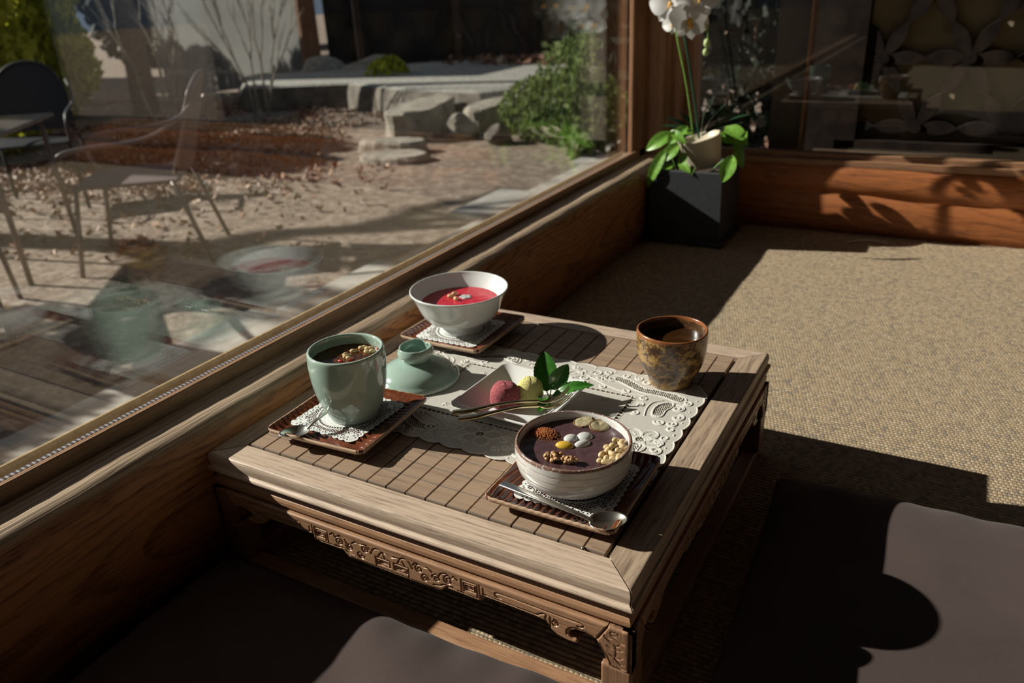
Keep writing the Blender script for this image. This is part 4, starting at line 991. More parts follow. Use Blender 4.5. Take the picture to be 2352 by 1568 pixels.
# ---- leaf sprig
sp = thing('leaf_sprig', 'sprig of glossy green leaves standing on the white plate', 'leaves', at(1257, 905, T + .016))
O0 = Vector(sp.location)
def leaf(a, b, width, nrm, bend=.15, mat=M['leaf'], parent=sp, name='leaf', serr=.03, n=22, org=None, fold=.25):
    a = Vector(a); b = Vector(b); ax = (b - a); L = ax.length; ax.normalize(); nrm = Vector(nrm); nrm = (nrm - ax * nrm.dot(ax)).normalized(); sd = ax.cross(nrm)
    V = []; cols = 7
    for i in range(n + 1):
        t = i / n; w = width / 2 * (math.sin(PI * t ** .85)) ** .72 if 0 < t < 1 else 0.0002
        w *= 1 + serr * (1 if i % 2 else -1)
        for j in range(cols):
            s = j / (cols - 1) * 2 - 1
            V.append(a + ax * (L * t) + sd * (w * s) + nrm * (bend * L * math.sin(PI * t) * .6 + abs(s) * w * fold - (.0006 if j == cols // 2 else 0)))
    org = Vector(org) if org is not None else O0
    V = [v - org for v in V]; nv = len(V)
    V += [v - nrm * .0004 for v in V]
    Fc = [(i * cols + j, i * cols + j + 1, (i + 1) * cols + j + 1, (i + 1) * cols + j) for i in range(n) for j in range(cols - 1)]
    Fc += [tuple(nv + q for q in f[::-1]) for f in Fc]
    return mesh(name, V, Fc, mat, parent, True)
dsp = depth(O0); view = Vector(CAM) - O0
j0 = atd(1257, 902, dsp)
leaf(atd(1256, 899, dsp), atd(1250, 807, dsp + .012), .0285, view, .08)
leaf(atd(1266, 894, dsp + .002), atd(1305, 836, dsp - .004), .0215, view + Vector((.1, 0, .1)), .08)
leaf(atd(1268, 912, dsp), atd(1364, 884, dsp - .012), .0170, Vector((-.1, -.5, 1)), .20)
leaf(atd(1252, 908, dsp), atd(1246, 926, dsp - .030), .0130, Vector((0, -.2, 1)), .05)
leaf(atd(1262, 914, dsp), atd(1238, 946, dsp - .030), .0150, Vector((0, -.2, 1)), .05)
stm = MB()
for p_, q_ in (((1262, 914), (1256, 899)), ((1262, 914), (1266, 894)), ((1262, 914), (1270, 911)), ((1262, 914), (1248, 908)), ((1262, 914), (1252, 930))):
    stm.tube([atd(*p_, dsp) - O0, atd(*q_, dsp) - O0], .0007, 6)
stm.build('stem', M['chest_skin'], sp, True)
# ---- cutlery
def ribbon(pts, wid, thick, mat, name, parent, org, n=10, side=None):
    """flat rounded bar along a path; widths per point"""
    P = [Vector(p) for p in pts]; V = []
    for i, p in enumerate(P):
        t = (P[min(i + 1, len(P) - 1)] - P[max(i - 1, 0)]).normalized()
        s = t.cross(Vector((0, 0, 1))).normalized() if side is None else side; u = s.cross(t).normalized()
        w = wid[i] / 2; th = thick[i] / 2
        for k in range(n):
            a = 2 * PI * k / n; ca, sa = math.cos(a), math.sin(a)
            V.append(p + s * (math.copysign(abs(ca) ** .7, ca) * w) + u * (math.copysign(abs(sa) ** .8, sa) * th) - Vector(org))
    Fc = [(i * n + k, i * n + (k + 1) % n, (i + 1) * n + (k + 1) % n, (i + 1) * n + k) for i in range(len(P) - 1) for k in range(n)]
    Fc += [tuple(range(n))[::-1], tuple((len(P) - 1) * n + k for k in range(n))]
    return mesh(name, V, Fc, mat, parent, True)
def interp(vals, n):
    out = []
    for i in range(n):
        t = i / (n - 1) * (len(vals) - 1); k = min(int(t), len(vals) - 2); out.append(vals[k] + (vals[k + 1] - vals[k]) * (t - k))
    return out
def fork(path, tines, lab, wid):
    P = smoothp(path, 2); org = P[len(P) // 2]; f = thing('dessert_fork', lab, 'fork', org, 'gold dessert forks on the plate'); n = len(P)
    ribbon(P, interp([wid * 1.0, wid * .95, wid * .7, wid * .5, wid * .5], n), interp([.0042, .0040, .0036, .0030, .0026], n), M['gold'], 'handle', f, org)
    a = P[-1]; d = (Vector(tines[-1]) - Vector(tines[0])); s = (P[-1] - P[-3]).normalized().cross(Vector((0, 0, 1))).normalized()
    for k in (-1, 0, 1):
        off = s * (k * .0030)
        Q = smoothp([a, Vector(tines[0]) + off * .8, Vector(tines[1]) + off, Vector(tines[2]) + off * .9], 2)
        ribbon(Q, interp([.0026, .0020, .0017, .0008], len(Q)), interp([.0018, .0015, .0013, .0008], len(Q)), M['gold'], 'tine', f, org)
Z = T
fork([at(1040, 947, Z + .0255), at(1085, 942, Z + .0285), at(1135, 930, Z + .0302), at(1190, 921, Z + .0285), at(1236, 921, Z + .0245)], [at(1250, 924, Z + .0220), at(1283, 915, Z + .0238), at(1308, 889, Z + .0310)], 'gold dessert fork nearer the rice cakes, handle over the plate edge', .0088)
fork([at(1053, 962, Z + .0235), at(1095, 957, Z + .0265), at(1145, 944, Z + .0285), at(1195, 933, Z + .0265), at(1238, 932, Z + .0195)], [at(1256, 936, Z + .0165), at(1290, 926, Z + .0170), at(1313, 902, Z + .0225)], 'gold dessert fork nearer the porridge bowl, handle over the plate edge', .0088)
def spoon(handle, c, ax, L, W, lab, wid, tilt=0.0, hw=(.010, .008, .005, .004)):
    P = smoothp(handle, 2); c = Vector(c); s = thing('tea_spoon', lab, 'spoon', c); ax = Vector(ax); ax.normalize(); sd = Vector((-ax.y, ax.x, 0)).normalized(); up = ax.cross(sd) * -1
    up = sd.cross(ax) * -1; up = up if up.z > 0 else -up
    V = []; m, n = 12, 36
    for lay, off in ((0, 0.0), (1, -.0011)):
        for i in range(m + 1):
            r = i / m
            for k in range(n):
                a = 2 * PI * k / n; x = r * L / 2 * math.cos(a); taper = 1 - .18 * math.cos(a) * r; y = r * W / 2 * math.sin(a) * taper
                z = -.0062 * (1 - r ** 2.2) + .0006 * math.cos(a) * r
                V.append(ax * x + sd * y + up * (z + off * (1 if i < m else .6)))
    N = (m + 1) * n; Fc = []
    for i in range(m):
        for k in range(n):
            f = (i * n + k, (i + 1) * n + k, (i + 1) * n + (k + 1) % n, i * n + (k + 1) % n); Fc += [f, tuple(N + q for q in f[::-1])]
    Fc += [(m * n + k, N + m * n + k, N + m * n + (k + 1) % n, m * n + (k + 1) % n) for k in range(n)]
    mesh('bowl', V, Fc, M['steel'], s, True)
    ribbon(P, interp(list(hw), len(P)), interp([.0022, .0022, .0024, .0022], len(P)), M['steel'], 'handle', s, c)
ca = at(1399, 1199, Z + .0190); a_ = at(1352, 1196, Z + .0185); b_ = at(1442, 1189, Z + .0195)
spoon([at(1153, 1109, Z + .0185), at(1200, 1128, Z + .0215), at(1255, 1150, Z + .0235), at(1310, 1172, Z + .0225), at(1345, 1187, Z + .0200), at(1360, 1197, Z + .0185)], (a_ + b_) / 2, b_ - a_, (b_ - a_).length, .0270, 'steel spoon lying across the tray of the porridge bowl', .01)
a2 = at(640, 997, Z + .0190); b2 = at(712, 982, Z + .0190)
spoon([at(768, 928, Z + .0200), at(748, 948, Z + .0270), at(727, 964, Z + .0262), at(712, 977, Z + .0225), at(704, 985, Z + .0195)], (a2 + b2) / 2, a2 - b2, (a2 - b2).length, .0250, 'small steel spoon at the left corner of the mug tray', .006, hw=(.0052, .0045, .0040, .0040))

# ================================================================== CUSHIONS, PLANTER
def cushion(name, x0, x1, y0, y1, h, lab, seed, rot=0.0):
    n = 90; u = np.linspace(-1, 1, n); U, V = np.meshgrid(u, u); rg = np.random.default_rng(seed)
    sx, sy = (x1 - x0) / 2, (y1 - y0) / 2
    # pillow outline slightly drawn in between the corners
    X = U * sx * (1 - .020 * (1 - V * V) ** .8); Y = V * sy * (1 - .020 * (1 - U * U) ** .8)
    e = (1 - np.abs(U) ** 9) * (1 - np.abs(V) ** 9); prof = np.clip(e, 0, 1) ** .45
    wr = sum(rg.uniform(.0004, .0013) * np.sin(U * rg.uniform(2, 10) + V * rg.uniform(2, 10) + rg.uniform(0, 6)) for _ in range(9))
    edge = .0018 * np.sin(U * 28 + V * 3) * np.clip(np.abs(V) - .8, 0, 1) * 5 + .0018 * np.sin(V * 26) * np.clip(np.abs(U) - .8, 0, 1) * 5
    Zt = h * .50 + h * .5 * prof + (wr + edge) * np.clip(prof, 0, 1); Zb = h * .50 - h * .5 * np.clip(e, 0, 1) ** .45
    co = [(a, b, c) for a, b, c in zip(X.ravel(), Y.ravel(), Zt.ravel())] + [(a, b, c) for a, b, c in zip(X.ravel(), Y.ravel(), Zb.ravel())]
    F_ = []; N = n * n
    for j in range(n - 1):
        for i in range(n - 1):
            q = (j * n + i, j * n + i + 1, (j + 1) * n + i + 1, (j + 1) * n + i); F_.append(q); F_.append(tuple(N + k for k in q[::-1]))
    bd = [i for i in range(n)] + [j * n + n - 1 for j in range(1, n)] + [(n - 1) * n + i for i in range(n - 2, -1, -1)] + [j * n for j in range(n - 2, 0, -1)]
    F_ += [(b, a, N + a, N + b) for a, b in zip(bd, bd[1:] + bd[:1])]
    o = mesh(name, co, F_, M['cloth'], None, True); o.location = ((x0 + x1) / 2, (y0 + y1) / 2, .0); o.rotation_euler = (0, 0, rot)
    return tag(o, lab, 'cushion', 'floor cushions')
cushion('floor_cushion', .525, 1.06, -.155, .378, .057, 'dark brown square floor cushion to the right of the tea table', 3, .03)
cushion('floor_cushion', -.015, .485, -.56, -.0385, .043, 'dark brown square floor cushion in front of the carved table edge', 5, .02)
cb = MB().tube(smoothp([at(1946, 557, .0030), at(1965, 552, .0045), at(1995, 551, .0060), at(2022, 554, .0045), at(2038, 559, .0030)], 2), .0022, 8).build('cord', M['cream_pot'], None, True, origin=at(1946, 557, 0))
tag(cb, 'short pale cord lying on the carpet in front of the back log', 'cord')

# square charcoal planter with saucer
pl = thing('planter', 'charcoal square planter on a saucer in the corner of the room', 'planter', (.078, 1.440, 0))
px0, px1, py0, py1 = -.092, .090, -.085, .085
MB().box(px0 - .006, px1 + .010, py0 - .012, py1 + .012, 0, .012, .002).build('saucer', M['planter'], pl)
def openbox(x0, x1, y0, y1, z0, z1, t, tap=.0):
    m_ = MB(); o_ = [(x0, y0), (x1, y0), (x1, y1), (x0, y1)]; i_ = [(x0 + t, y0 + t), (x1 - t, y0 + t), (x1 - t, y1 - t), (x0 + t, y1 - t)]
    V = [(x + (tap if x > 0 else -tap) * -1, y, z0) for x, y in o_] + [(x, y, z1 - .003) for x, y in o_] + [(x + (t * .3 if x < 0 else -t * .3), y + (t * .3 if y < 0 else -t * .3), z1) for x, y in o_] + [(x - (t * .3 if x < 0 else -t * .3), y - (t * .3 if y < 0 else -t * .3), z1) for x, y in i_] + [(x, y, z1 - .003) for x, y in i_] + [(x, y, z0 + .02) for x, y in i_]
    Fc = [(3, 2, 1, 0), (20, 21, 22, 23)]
    for L in range(5): Fc += [(L * 4 + k, L * 4 + (k + 1) % 4, (L + 1) * 4 + (k + 1) % 4, (L + 1) * 4 + k) for k in range(4)]
    return V, Fc
mesh('pot_body', *openbox(px0, px1 - .002, py0, py1, .012, T + .030, .009, -.002), M['planter'], pl)
o = MB().box(px0 + .009, px1 - .011, py0 + .009, py1 - .009, T - .02, T + .004).build('soil', M['soil'], pl)
cpv, cpf = lathe([(0, 0), (.034, 0), (.038, .004), (.046, .035), (.053, .072), (.055, .075), (.052, .0755), (.049, .070), (.044, .060), (0, .058)], 64)
cp_ = mesh('flower_pot', cpv, cpf, M['cream_pot'], None, True); cp_.location = (.098, 1.452, T + .0235); cp_.rotation_euler = (.10, -.24, 0)
tag(cp_, 'tilted cream flower pot set into the charcoal planter', 'pot')
# orchid
orc = thing('orchid', 'white flowering orchid with two tall stems growing from the cream pot', 'orchid', (.085, 1.45, T + .08)); OO = Vector(orc.location)
def py(u, v, y=1.44): return aty(u, v, y)
MB().tube([p - OO for p in smoothp([py(1592, 318), py(1588, 270), py(1575, 180), py(1560, 110), py(1550, 60), py(1552, 10), py(1575, -40)])], .0024, 8).build('flower_stem', M['stem'], orc, True)
MB().tube([p - OO for p in smoothp([py(1606, 318), py(1597, 240), py(1582, 140), py(1568, 60), py(1570, 0), py(1590, -50)])], .0028, 8).build('stake', M['stake'], orc, True)
MB().tube([p - OO for p in smoothp([py(1575, -40), py(1610, 0), py(1622, 50), py(1627, 80), py(1622, 110)])], .0014, 6).build('flower_stem', M['stem'], orc, True)
def petal(o_, c, d, nrm, L, W, mat, name='petal', cup=.12):
    a = Vector(c); b = a + Vector(d).normalized() * L
    return leaf(a, b, W, nrm, cup, mat, o_, name, 0.0, 14, OO, .12)
def flower(c, face, s, roll, ls=.55):
    c = Vector(c); f = Vector(face).normalized(); x = f.cross(Vector((0, 0, 1))).normalized(); z = x.cross(f)
    fl = bpy.data.objects.new('flower', None)
    m_ = MB().ball((c - OO), .004 * s, 8, 6); root = m_.build('flower', M['lip'], orc, True)
    for ang, L, W in ((0 + roll, .044, .050), (PI + roll, .044, .050), (PI / 2 + roll, .040, .030), (-PI / 4 - .35 + roll, .038, .027), (-3 * PI / 4 + .35 + roll, .038, .027)):
        petal(root, c - f * (.002 if L < .044 else 0), x * math.cos(ang) + z * math.sin(ang), f, L * s, W * s, M['petal'])
    lp = MB(); q = c - OO + f * .006 - z * .006; lp.ball(q, (.006 * ls, .006 * ls, .008 * ls), 10, 8); lp.ball(q - z * .009 * ls + f * .003, (.004 * ls, .004 * ls, .006 * ls), 10, 8); lp.build('lip', M['lip'], root, True)
cdir = Vector(CAM) - OO
flower(py(1540, 8, 1.43), cdir + Vector((-.5, 0, .1)), 1.2, .1)
flower(py(1582, 45, 1.41), cdir + Vector((.9, .3, -.1)), 1.18, .25, 1.0)
flower(py(1606, -6, 1.42), cdir + Vector((.2, 0, .1)), 1.2, -.1)
flower(py(1570, -48, 1.45), cdir, 1.0, 0)
flower(py(1548, 50, 1.47), cdir + Vector((-.9, .4, -.2)), .75, -.3)
for (u, v, r) in ((1620, 62, .0088), (1624, 99, .0105), (1621, 120, .0090)):
    MB().ball(py(u, v) - OO, (r * .8, r * .8, r), 14, 10).build('bud', M['bud'], orc, True)
for (a, b, w) in (((1600, 312), (1528, 268), .020), ((1604, 312), (1560, 258), .022), ((1598, 306), (1515, 288), .014), ((1612, 312), (1705, 282), .026), ((1610, 308), (1634, 226), .016), ((1612, 310), (1668, 238), .014), ((1610, 312), (1725, 262), .016)):
    leaf(py(*a, 1.46), py(*b, 1.44), w, (0, -.3, 1), .10, M['orchid_leaf'], orc, 'leaf', 0, 16, OO)
# pothos
pt_ = thing('pothos', 'bright green trailing pothos growing round the cream pot in the planter', 'plant', (.05, 1.40, T + .01)); PO = Vector(pt_.location)
PL_ = [((1545, 305), (1484, 345), .050, 1.40), ((1560, 300), (1535, 335), .040, 1.40), ((1580, 290), (1545, 325), .044, 1.42), ((1530, 340), (1486, 430), .040, 1.37), ((1560, 330), (1520, 372), .046, 1.38), ((1590, 300), (1555, 312), .036, 1.43), ((1560, 370), (1585, 398), .030, 1.37), ((1545, 378), (1522, 392), .026, 1.38), ((1684, 357), (1659, 419), .052, 1.335), ((1665, 290), (1718, 335), .060, 1.50), ((1660, 300), (1690, 330), .060, 1.52), ((1590, 380), (1588, 402), .018, 1.37), ((1700, 340), (1716, 300), .030, 1.50), ((1575, 350), (1560, 385), .030, 1.38), ((1690, 320), (1705, 388), .036, 1.50), ((1540, 300), (1575, 330), .030, 1.40)]
for a, b, w, y in PL_:
    leaf(aty(*a, y), aty(*b, y - .02), w * .72, Vector(CAM) - PO + Vector((-.3, 0, .8)), .10, M['pothos'], pt_, 'leaf', 0, 14, PO)
m_ = MB()
for a, b, y in (((1545, 305), (1570, 395), 1.40), ((1560, 300), (1575, 395), 1.40), ((1580, 290), (1560, 395), 1.41), ((1684, 357), (1620, 392), 1.39), ((1665, 290), (1640, 392), 1.47), ((1530, 340), (1560, 398), 1.38), ((1700, 340), (1660, 380), 1.48)):
    A, B = aty(*a, y), Vector((aty(*b, y).x, y, T + .002)); mid = (A + B) / 2 + Vector((0, 0, .015))
    m_.tube([p - PO for p in smoothp([A, mid, B])], .0016, 6)
m_.build('stem', M['stem'], pt_, True)

# flower lattice screen outside the back window
ls = thing('lattice_screen', 'dark wooden flower-lattice screen standing behind the back window', 'screen', (.95, 1.93, 0))
m_ = MB(); sp_ = .205; w_ = .036
def petal2(cx, cz, ang, L, W):
    P = []
    for t in np.linspace(0, PI, 12): P.append((L * t / PI, W / 2 * math.sin(t) ** .8 * (1 - .15 * math.cos(t)) if 0 < t < PI - 1e-6 else .002))
    P = P + [(a, -b) for a, b in reversed(P)]
    return [(cx + a * math.cos(ang) - b * math.sin(ang), cz + a * math.sin(ang) + b * math.cos(ang)) for a, b in P]
for j in range(-1, 8):
    for i in range(-1, 9):
        cx = -.62 + i * sp_ + (sp_ / 2 if j % 2 else 0); cz = T + .06 + j * sp_ * .866
        if cx > .9 or cz > 1.55: continue
        for k in range(6):
            a = PI / 3 * k
            tx, tz = cx + .1 * math.cos(a), cz + .1 * math.sin(a)
            if not (-.63 < tx < .92 and T - .02 < tz < 1.62): continue
            m_.prism(petal2(cx, cz, a, sp_ / 2, w_), -.014, .014, 'y')
        m_.prism([(cx + .015 * math.cos(t), cz + .015 * math.sin(t)) for t in np.linspace(0, 2 * PI, 13)[:-1]], -.018, .018, 'y')
m_.build('lattice', M['lattice'], ls)
MB().box(-.73, -.56, -.02, .02, T - .06, 1.7, .003).box(.92, .97, -.02, .02, T - .06, 1.7, .003).box(-.62, .92, -.02, .02, T - .06, T + .022, .003).box(-.62, .92, -.02, .02, 1.62, 1.7, .003).build('frame', M['lattice'], ls)
MB().box(-.62, .92, .022, .026, T + .0, 1.65).build('backing', M['paper'], ls)

# ================================================================== THE GARDEN
def gp(u, v, h=0.0): return at(u, v, G + h)
struct('garden_ground', *(lambda m: (m.V, m.F))(MB().box(-45, 45, -30, 60, G - .3, G)), M['earth'])
def poly_block(name, pix, h0, h1, mat, lab=None, cat=None, group=None, rough=0.0, seed=0):
    P = [gp(u, v, h1) for u, v in pix]; rg = random.Random(seed)
    c = sum((Vector((p.x, p.y, 0)) for p in P), Vector()) / len(P)
    Q = smoothp([(p.x, p.y) for p in P], 2, True) if rough else [Vector((p.x, p.y, 0)) for p in P]
    org = Vector((c.x, c.y, G)); n = len(Q); V = []
    for lev, (s, z) in enumerate(((1.06, h0), (1.03, h0 + (h1 - h0) * .6), (1.0, h1 - .02 if h1 - h0 > .05 else h1 - .008), (.94, h1))):
        for q in Q:
            k = 1 + rg.uniform(-rough, rough)
            V.append(((q.x - c.x) * s * k, (q.y - c.y) * s * k, z + rg.uniform(-rough, rough) * .12))
    Fc = [(L * n + k, L * n + (k + 1) % n, (L + 1) * n + (k + 1) % n, (L + 1) * n + k) for L in range(3) for k in range(n)] + [tuple(3 * n + k for k in range(n)), tuple(range(n))[::-1]]
    o = mesh(name, V, Fc, mat, None); o.location = org
    if lab: tag(o, lab, cat, group)
    else: o['kind'] = 'structure'
    return o
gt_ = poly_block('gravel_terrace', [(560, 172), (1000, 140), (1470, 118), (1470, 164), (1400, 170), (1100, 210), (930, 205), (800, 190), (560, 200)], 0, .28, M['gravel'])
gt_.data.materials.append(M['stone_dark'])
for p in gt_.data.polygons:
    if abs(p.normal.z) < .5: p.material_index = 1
def boulder(u, v, r, lab, mat=M['stone'], seed=1, h=.0):
    rg = random.Random(seed); p = gp(u, v); bm = bmesh.new(); bmesh.ops.create_icosphere(bm, subdivisions=3, radius=1)
    dirs = [(Vector((rg.gauss(0, 1), rg.gauss(0, 1), rg.gauss(0, 1))).normalized(), rg.uniform(.62, .9)) for _ in range(16)]
    for vt in bm.verts:
        d = vt.co.normalized(); k = 1.0
        for n_, c_ in dirs:
            q = d.dot(n_)
            if q > 0: k = min(k, c_ / q)
        vt.co = d * k
    V = [(vt.co.x * r[0], vt.co.y * r[1], max(vt.co.z, -.5) * r[2]) for vt in bm.verts]; F_ = [[q.index for q in f.verts] for f in bm.faces]; bm.free()
    o = mesh('garden_rock', V, F_, mat, None, False); o.location = p + Vector((0, 0, r[2] * .42 + h)); o.rotation_euler = (0, 0, rg.uniform(0, 3))
    return tag(o, lab, 'rock', 'rocks in the garden')
boulder(745, 205, (.50, .42, .32), 'pale garden rock at the left end of the terrace, below the brown post', seed=2)
boulder(862, 205, (.52, .40, .34), 'pale garden rock beside a tuft of yellow grass at the terrace edge', seed=3)
boulder(618, 222, (.42, .32, .26), 'pale garden rock at the foot of the pale sheet', seed=8)
poly_block('step_stone', [(870, 260), (915, 238), (1000, 214), (1050, 216), (1020, 238), (960, 258)], .0, .26, M['stone'], 'large pale step stone sloping at the left of the terrace front', 'stone', None, .05, 4)
poly_block('step_stone', [(1060, 246), (1090, 232), (1200, 212), (1290, 201), (1325, 203), (1270, 218), (1160, 238), (1090, 256)], .0, .22, M['stone'], 'long pale step stone running along the terrace front behind the shrub', 'stone', None, .03, 5)
boulder(1062, 318, (.17, .14, .16), 'small pitted pale rock in front of the dark terrace face', seed=12)
boulder(1150, 330, (.15, .13, .13), 'small grey rock at the left foot of the leafy shrub', M['stone_dark'], seed=14)
boulder(1432, 354, (.10, .08, .09), 'small grey rock beside the window frame behind the shrub', seed=15)
poly_block('step_stone', [(815, 325), (845, 316), (960, 314), (985, 320), (940, 329)], .0, .10, M['stone'], 'flat grey stepping stone, upper of two below the terrace', 'stone', None, .03, 6)
poly_block('step_stone', [(815, 355), (850, 344), (960, 341), (995, 350), (930, 364)], .0, .06, M['stone'], 'flat grey stepping stone, lower of two below the terrace', 'stone', None, .03, 7)
random.seed(11); y = -1.6; k = 0
while y < 7.2:
    L = random.uniform(.55, .85); xa, xb = -1.75 + random.uniform(-.15, .1), -.98 + random.uniform(-.03, .03)
    for (a, b, nm) in ((xa, xb, 'outer'), (xb + .02, -.24, 'inner')):
        dy = random.uniform(-.05, .05) if nm == 'outer' else 0
        o = MB().box(a, b, y + dy, y + L - .02 + dy, 0, .03 + random.uniform(0, .012), .008).build('paving_slab', M['paving'], None, False, origin=(0, 0, 0)); o.location = (0, 0, G - .001)
        me = o.data; cx_, cy_ = (a + b) / 2, y + dy + L / 2
        for vt in me.vertices: vt.co.x -= cx_; vt.co.y -= cy_
        o.location = (cx_, cy_, G - .001)
        tag(o, 'grey paving slab in the %s row along the outside of the window' % nm, 'paving', 'paving slabs in the %s row' % nm)
    y += L
# fallen leaves
def leafcloud(n, fn, size, curl=.3):
    V = []; F_ = []
    for i in range(n):
        p = Vector(fn()); s = size * random.uniform(.6, 1.3); e = Euler((random.uniform(-curl, curl) * 2.2, random.uniform(-curl, curl) * 2.2, random.uniform(0, 6.3)))
        b = len(V)
        for q in ((-.5, 0, .10), (-.15, -.28, 0), (.3, -.2, .05), (.5, 0, .12), (.3, .2, .03), (-.15, .28, 0)):
            w = Vector(q) * s; w.rotate(e); V.append(p + w)
        F_ += [(b, b + 1, b + 2, b + 3), (b, b + 3, b + 4, b + 5)]
    return V, F_
def _legs(x, y, f, a=.31, b=.28):
    n = math.hypot(*f); c, s_ = f[0] / n, f[1] / n
    return [(x + i * a * c - j * b * s_, y + i * a * s_ + j * b * c, .10) for i in (-1, 1) for j in (-1, 1)]
LIT_EX = _legs(-2.99, 2.02, (-.76, -.65)) + _legs(-2.95, .93, (-.85, .55)) + _legs(-4.75, 2.55, (.75, -.65)) + _legs(-3.72, 1.5, (math.cos(.7), math.sin(.7)), .38, .38) + [(-7.5, 3.6, 1.15), (-8.9, 5.5, 1.15), (-10.9, 7.4, 1.2), (gp(338, 262).x, gp(338, 262).y, .25)] + [(gp(u_, v_).x, gp(u_, v_).y, .45) for u_, v_ in ((385, 292), (600, 268), (620, 210), (745, 205), (862, 205), (910, 250), (930, 225), (900, 300), (900, 325), (900, 350), (895, 222))]
def lit_fn():
    while True:
        u, v = random.uniform(-80, 900), random.uniform(235, 600)
        w = 1.0 if v < 380 else max(.04, 1 - (v - 370) / 110)
        if u > 480 and v > 330: w *= .25
        if u > 740: w *= .3
        p = gp(u, v)
        if any(math.hypot(p.x - a, p.y - b) < c for a, b, c in LIT_EX): continue
        if random.random() < w: return (p.x, p.y, G + random.uniform(.004, .03))
random.seed(31)
o = mesh('fallen_leaves', *leafcloud(9500, lit_fn, .050, .45), M['dead_leaf']); tag(o, 'carpet of brown fallen leaves on the earth in front of the pale sheet', 'leaves', kind='stuff')
def lit2():
    
    while True:
        p = (random.uniform(-1.3, -.15), random.uniform(3.2, 6.6))
        if math.hypot(p[0] + .75, p[1] - 7.9) > 1.0 and math.hypot(p[0] + .41, p[1] - 3.5) > .9: break
    return (p[0], p[1], G + random.uniform(.004, .04))
o = mesh('fallen_leaves', *leafcloud(2600, lit2, .06, .4), M['dead_leaf']); tag(o, 'brown fallen leaves on the ground past the corner post', 'leaves', kind='stuff')
def lit3():
    a = random.gauss(0, .35), random.gauss(0, .22); p = gp(1215, 142, .28); return (p.x + a[0] * 1.4, p.y + a[1], G + .29 + random.uniform(0, .05))
o = mesh('fallen_leaves', *leafcloud(300, lit3, .12, .4), M['dead_leaf']); tag(o, 'small drift of orange fallen leaves at the back of the gravel terrace', 'leaves', kind='stuff')
def bush(name, lab, cat, blobs, n, size, mat, group=None, org=None, curl=1.0):
    org = Vector(org); t = thing(name, lab, cat, org, group)
    tot = sum(b[3] ** 2 for b in blobs)
    def fn():
        r = random.uniform(0, tot)
        for b in blobs:
            r -= b[3] ** 2
            if r <= 0: break
        d = Vector((random.gauss(0, 1), random.gauss(0, 1), random.gauss(0, 1))).normalized() * b[3] * random.uniform(.55, 1.0) ** .5
        return Vector(b[:3]) + Vector((d.x, d.y, d.z * .85)) - org
    mesh('foliage', *leafcloud(n, fn, size, curl), mat, t)
    m_ = MB()
    for b in blobs:
        m_.tube([Vector((b[0], b[1], G)) * .5 + Vector((org.x, org.y, G)) * .5 - org, Vector((b[0], b[1], (b[2] + G) / 2 + G * 0)) - org, Vector(b[:3]) - org], [.03, .02, .008], 6)
    m_.build('stem', M['bark'], t)
    return t
random.seed(17)
def gpz(u, v, h): p = gp(u, v); return (p.x, p.y, G + h)
bush('leafy_shrub', 'low green leafy shrub beside the far end of the side window', 'shrub', [(*gpz(1290, 325, .30)[:2], G + .28, .36), (*gpz(1380, 330, .3)[:2], G + .35, .42), (*gpz(1230, 315, .3)[:2], G + .24, .32), (*gpz(1420, 280, .3)[:2], G + .45, .50), (*gpz(1340, 280, .3)[:2], G + .40, .46)], 5200, .062, M['shrub_leaf'], None, gp(1330, 320))
bush('broad_leaf_plant', 'broad bright leaf plant in front of the leafy shrub', 'plant', [(*gpz(1345, 366, 0)[:2], G + .12, .12)], 60, .16, M['shrub_leaf'], None, gp(1345, 366))
bush('grass_tuft', 'yellow green grass tuft between the pale garden rocks', 'grass', [(*gpz(895, 222, 0)[:2], G + .25, .28)], 350, .10, M['hedge_leaf'], None, gp(895, 222))
for k, (x, y, r, lab) in enumerate(((-7.5, 3.6, .85, 'yellow green hedge bush at the left edge of the garden'), (-9.3, 5.2, .85, 'yellow green hedge bush behind the round-backed chair'), (-10.9, 6.5, .80, 'yellow green hedge bush nearest the tree trunk'))):
    bush('hedge_bush', lab, 'bush', [(x, y, G + .75, r * .85), (x + .3, y - .25, G + 1.3, r * .75), (x - .3, y + .25, G + 1.45, r * .78), (x + .1, y + .1, G + .45, r * .7)], 6500, .12, M['hedge_leaf'], 'hedge bushes at the left', (x, y, G))
for k, (x, y) in enumerate(((-12.4, 4.0), (-14.6, 7.9), (-15.4, 12.0), (-11.4, -.2), (-16.5, 16.2), (-12.4, 16.6))):
    bush('dark_hedge', 'dark evergreen hedge mass behind the yellow green bushes', 'hedge', [(x, y, G + 1.0, 1.35), (x, y + .3, G + 2.4, 1.35), (x + .2, y - .3, G + 1.6, 1.4)], 2600, .30, M['dark_leaf'], 'dark hedges behind the bushes', (x, y, G))
for k, (x, y) in enumerate(((-.75, 7.9),)):
    bush('dark_hedge', 'dark evergreen hedge far behind the leafy shrub', 'hedge', [(x, y, G + .8, 1.1 if x > 0 else .6), (x + .2, y + .1, G + 2.0, 1.3 if x > 0 else .6), (x - .2, y, G + 3.2, 1.2 if x > 0 else .5)], 2600, .26 if x > 0 else .13, M['dark_leaf'], None, (x, y, G))
bush('dark_hedge', 'narrow dark evergreen added outside the corner post to shade the ground beyond', 'hedge', [(-.42, 2.75, G + .5, .26), (-.45, 2.8, G + 1.0, .30), (-.42, 2.8, G + 1.5, .30), (-.42, 2.8, G + 2.0, .26), (-.40, 3.5, G + .6, .28), (-.40, 3.5, G + 1.3, .32), (-.40, 3.5, G + 2.0, .30), (-.42, 4.1, G + .9, .30), (-.42, 4.1, G + 1.6, .30)], 4200, .085, M['dark_leaf'], None, (-.42, 3.1, G))  # hedge added to keep the sun off the ground past the back window
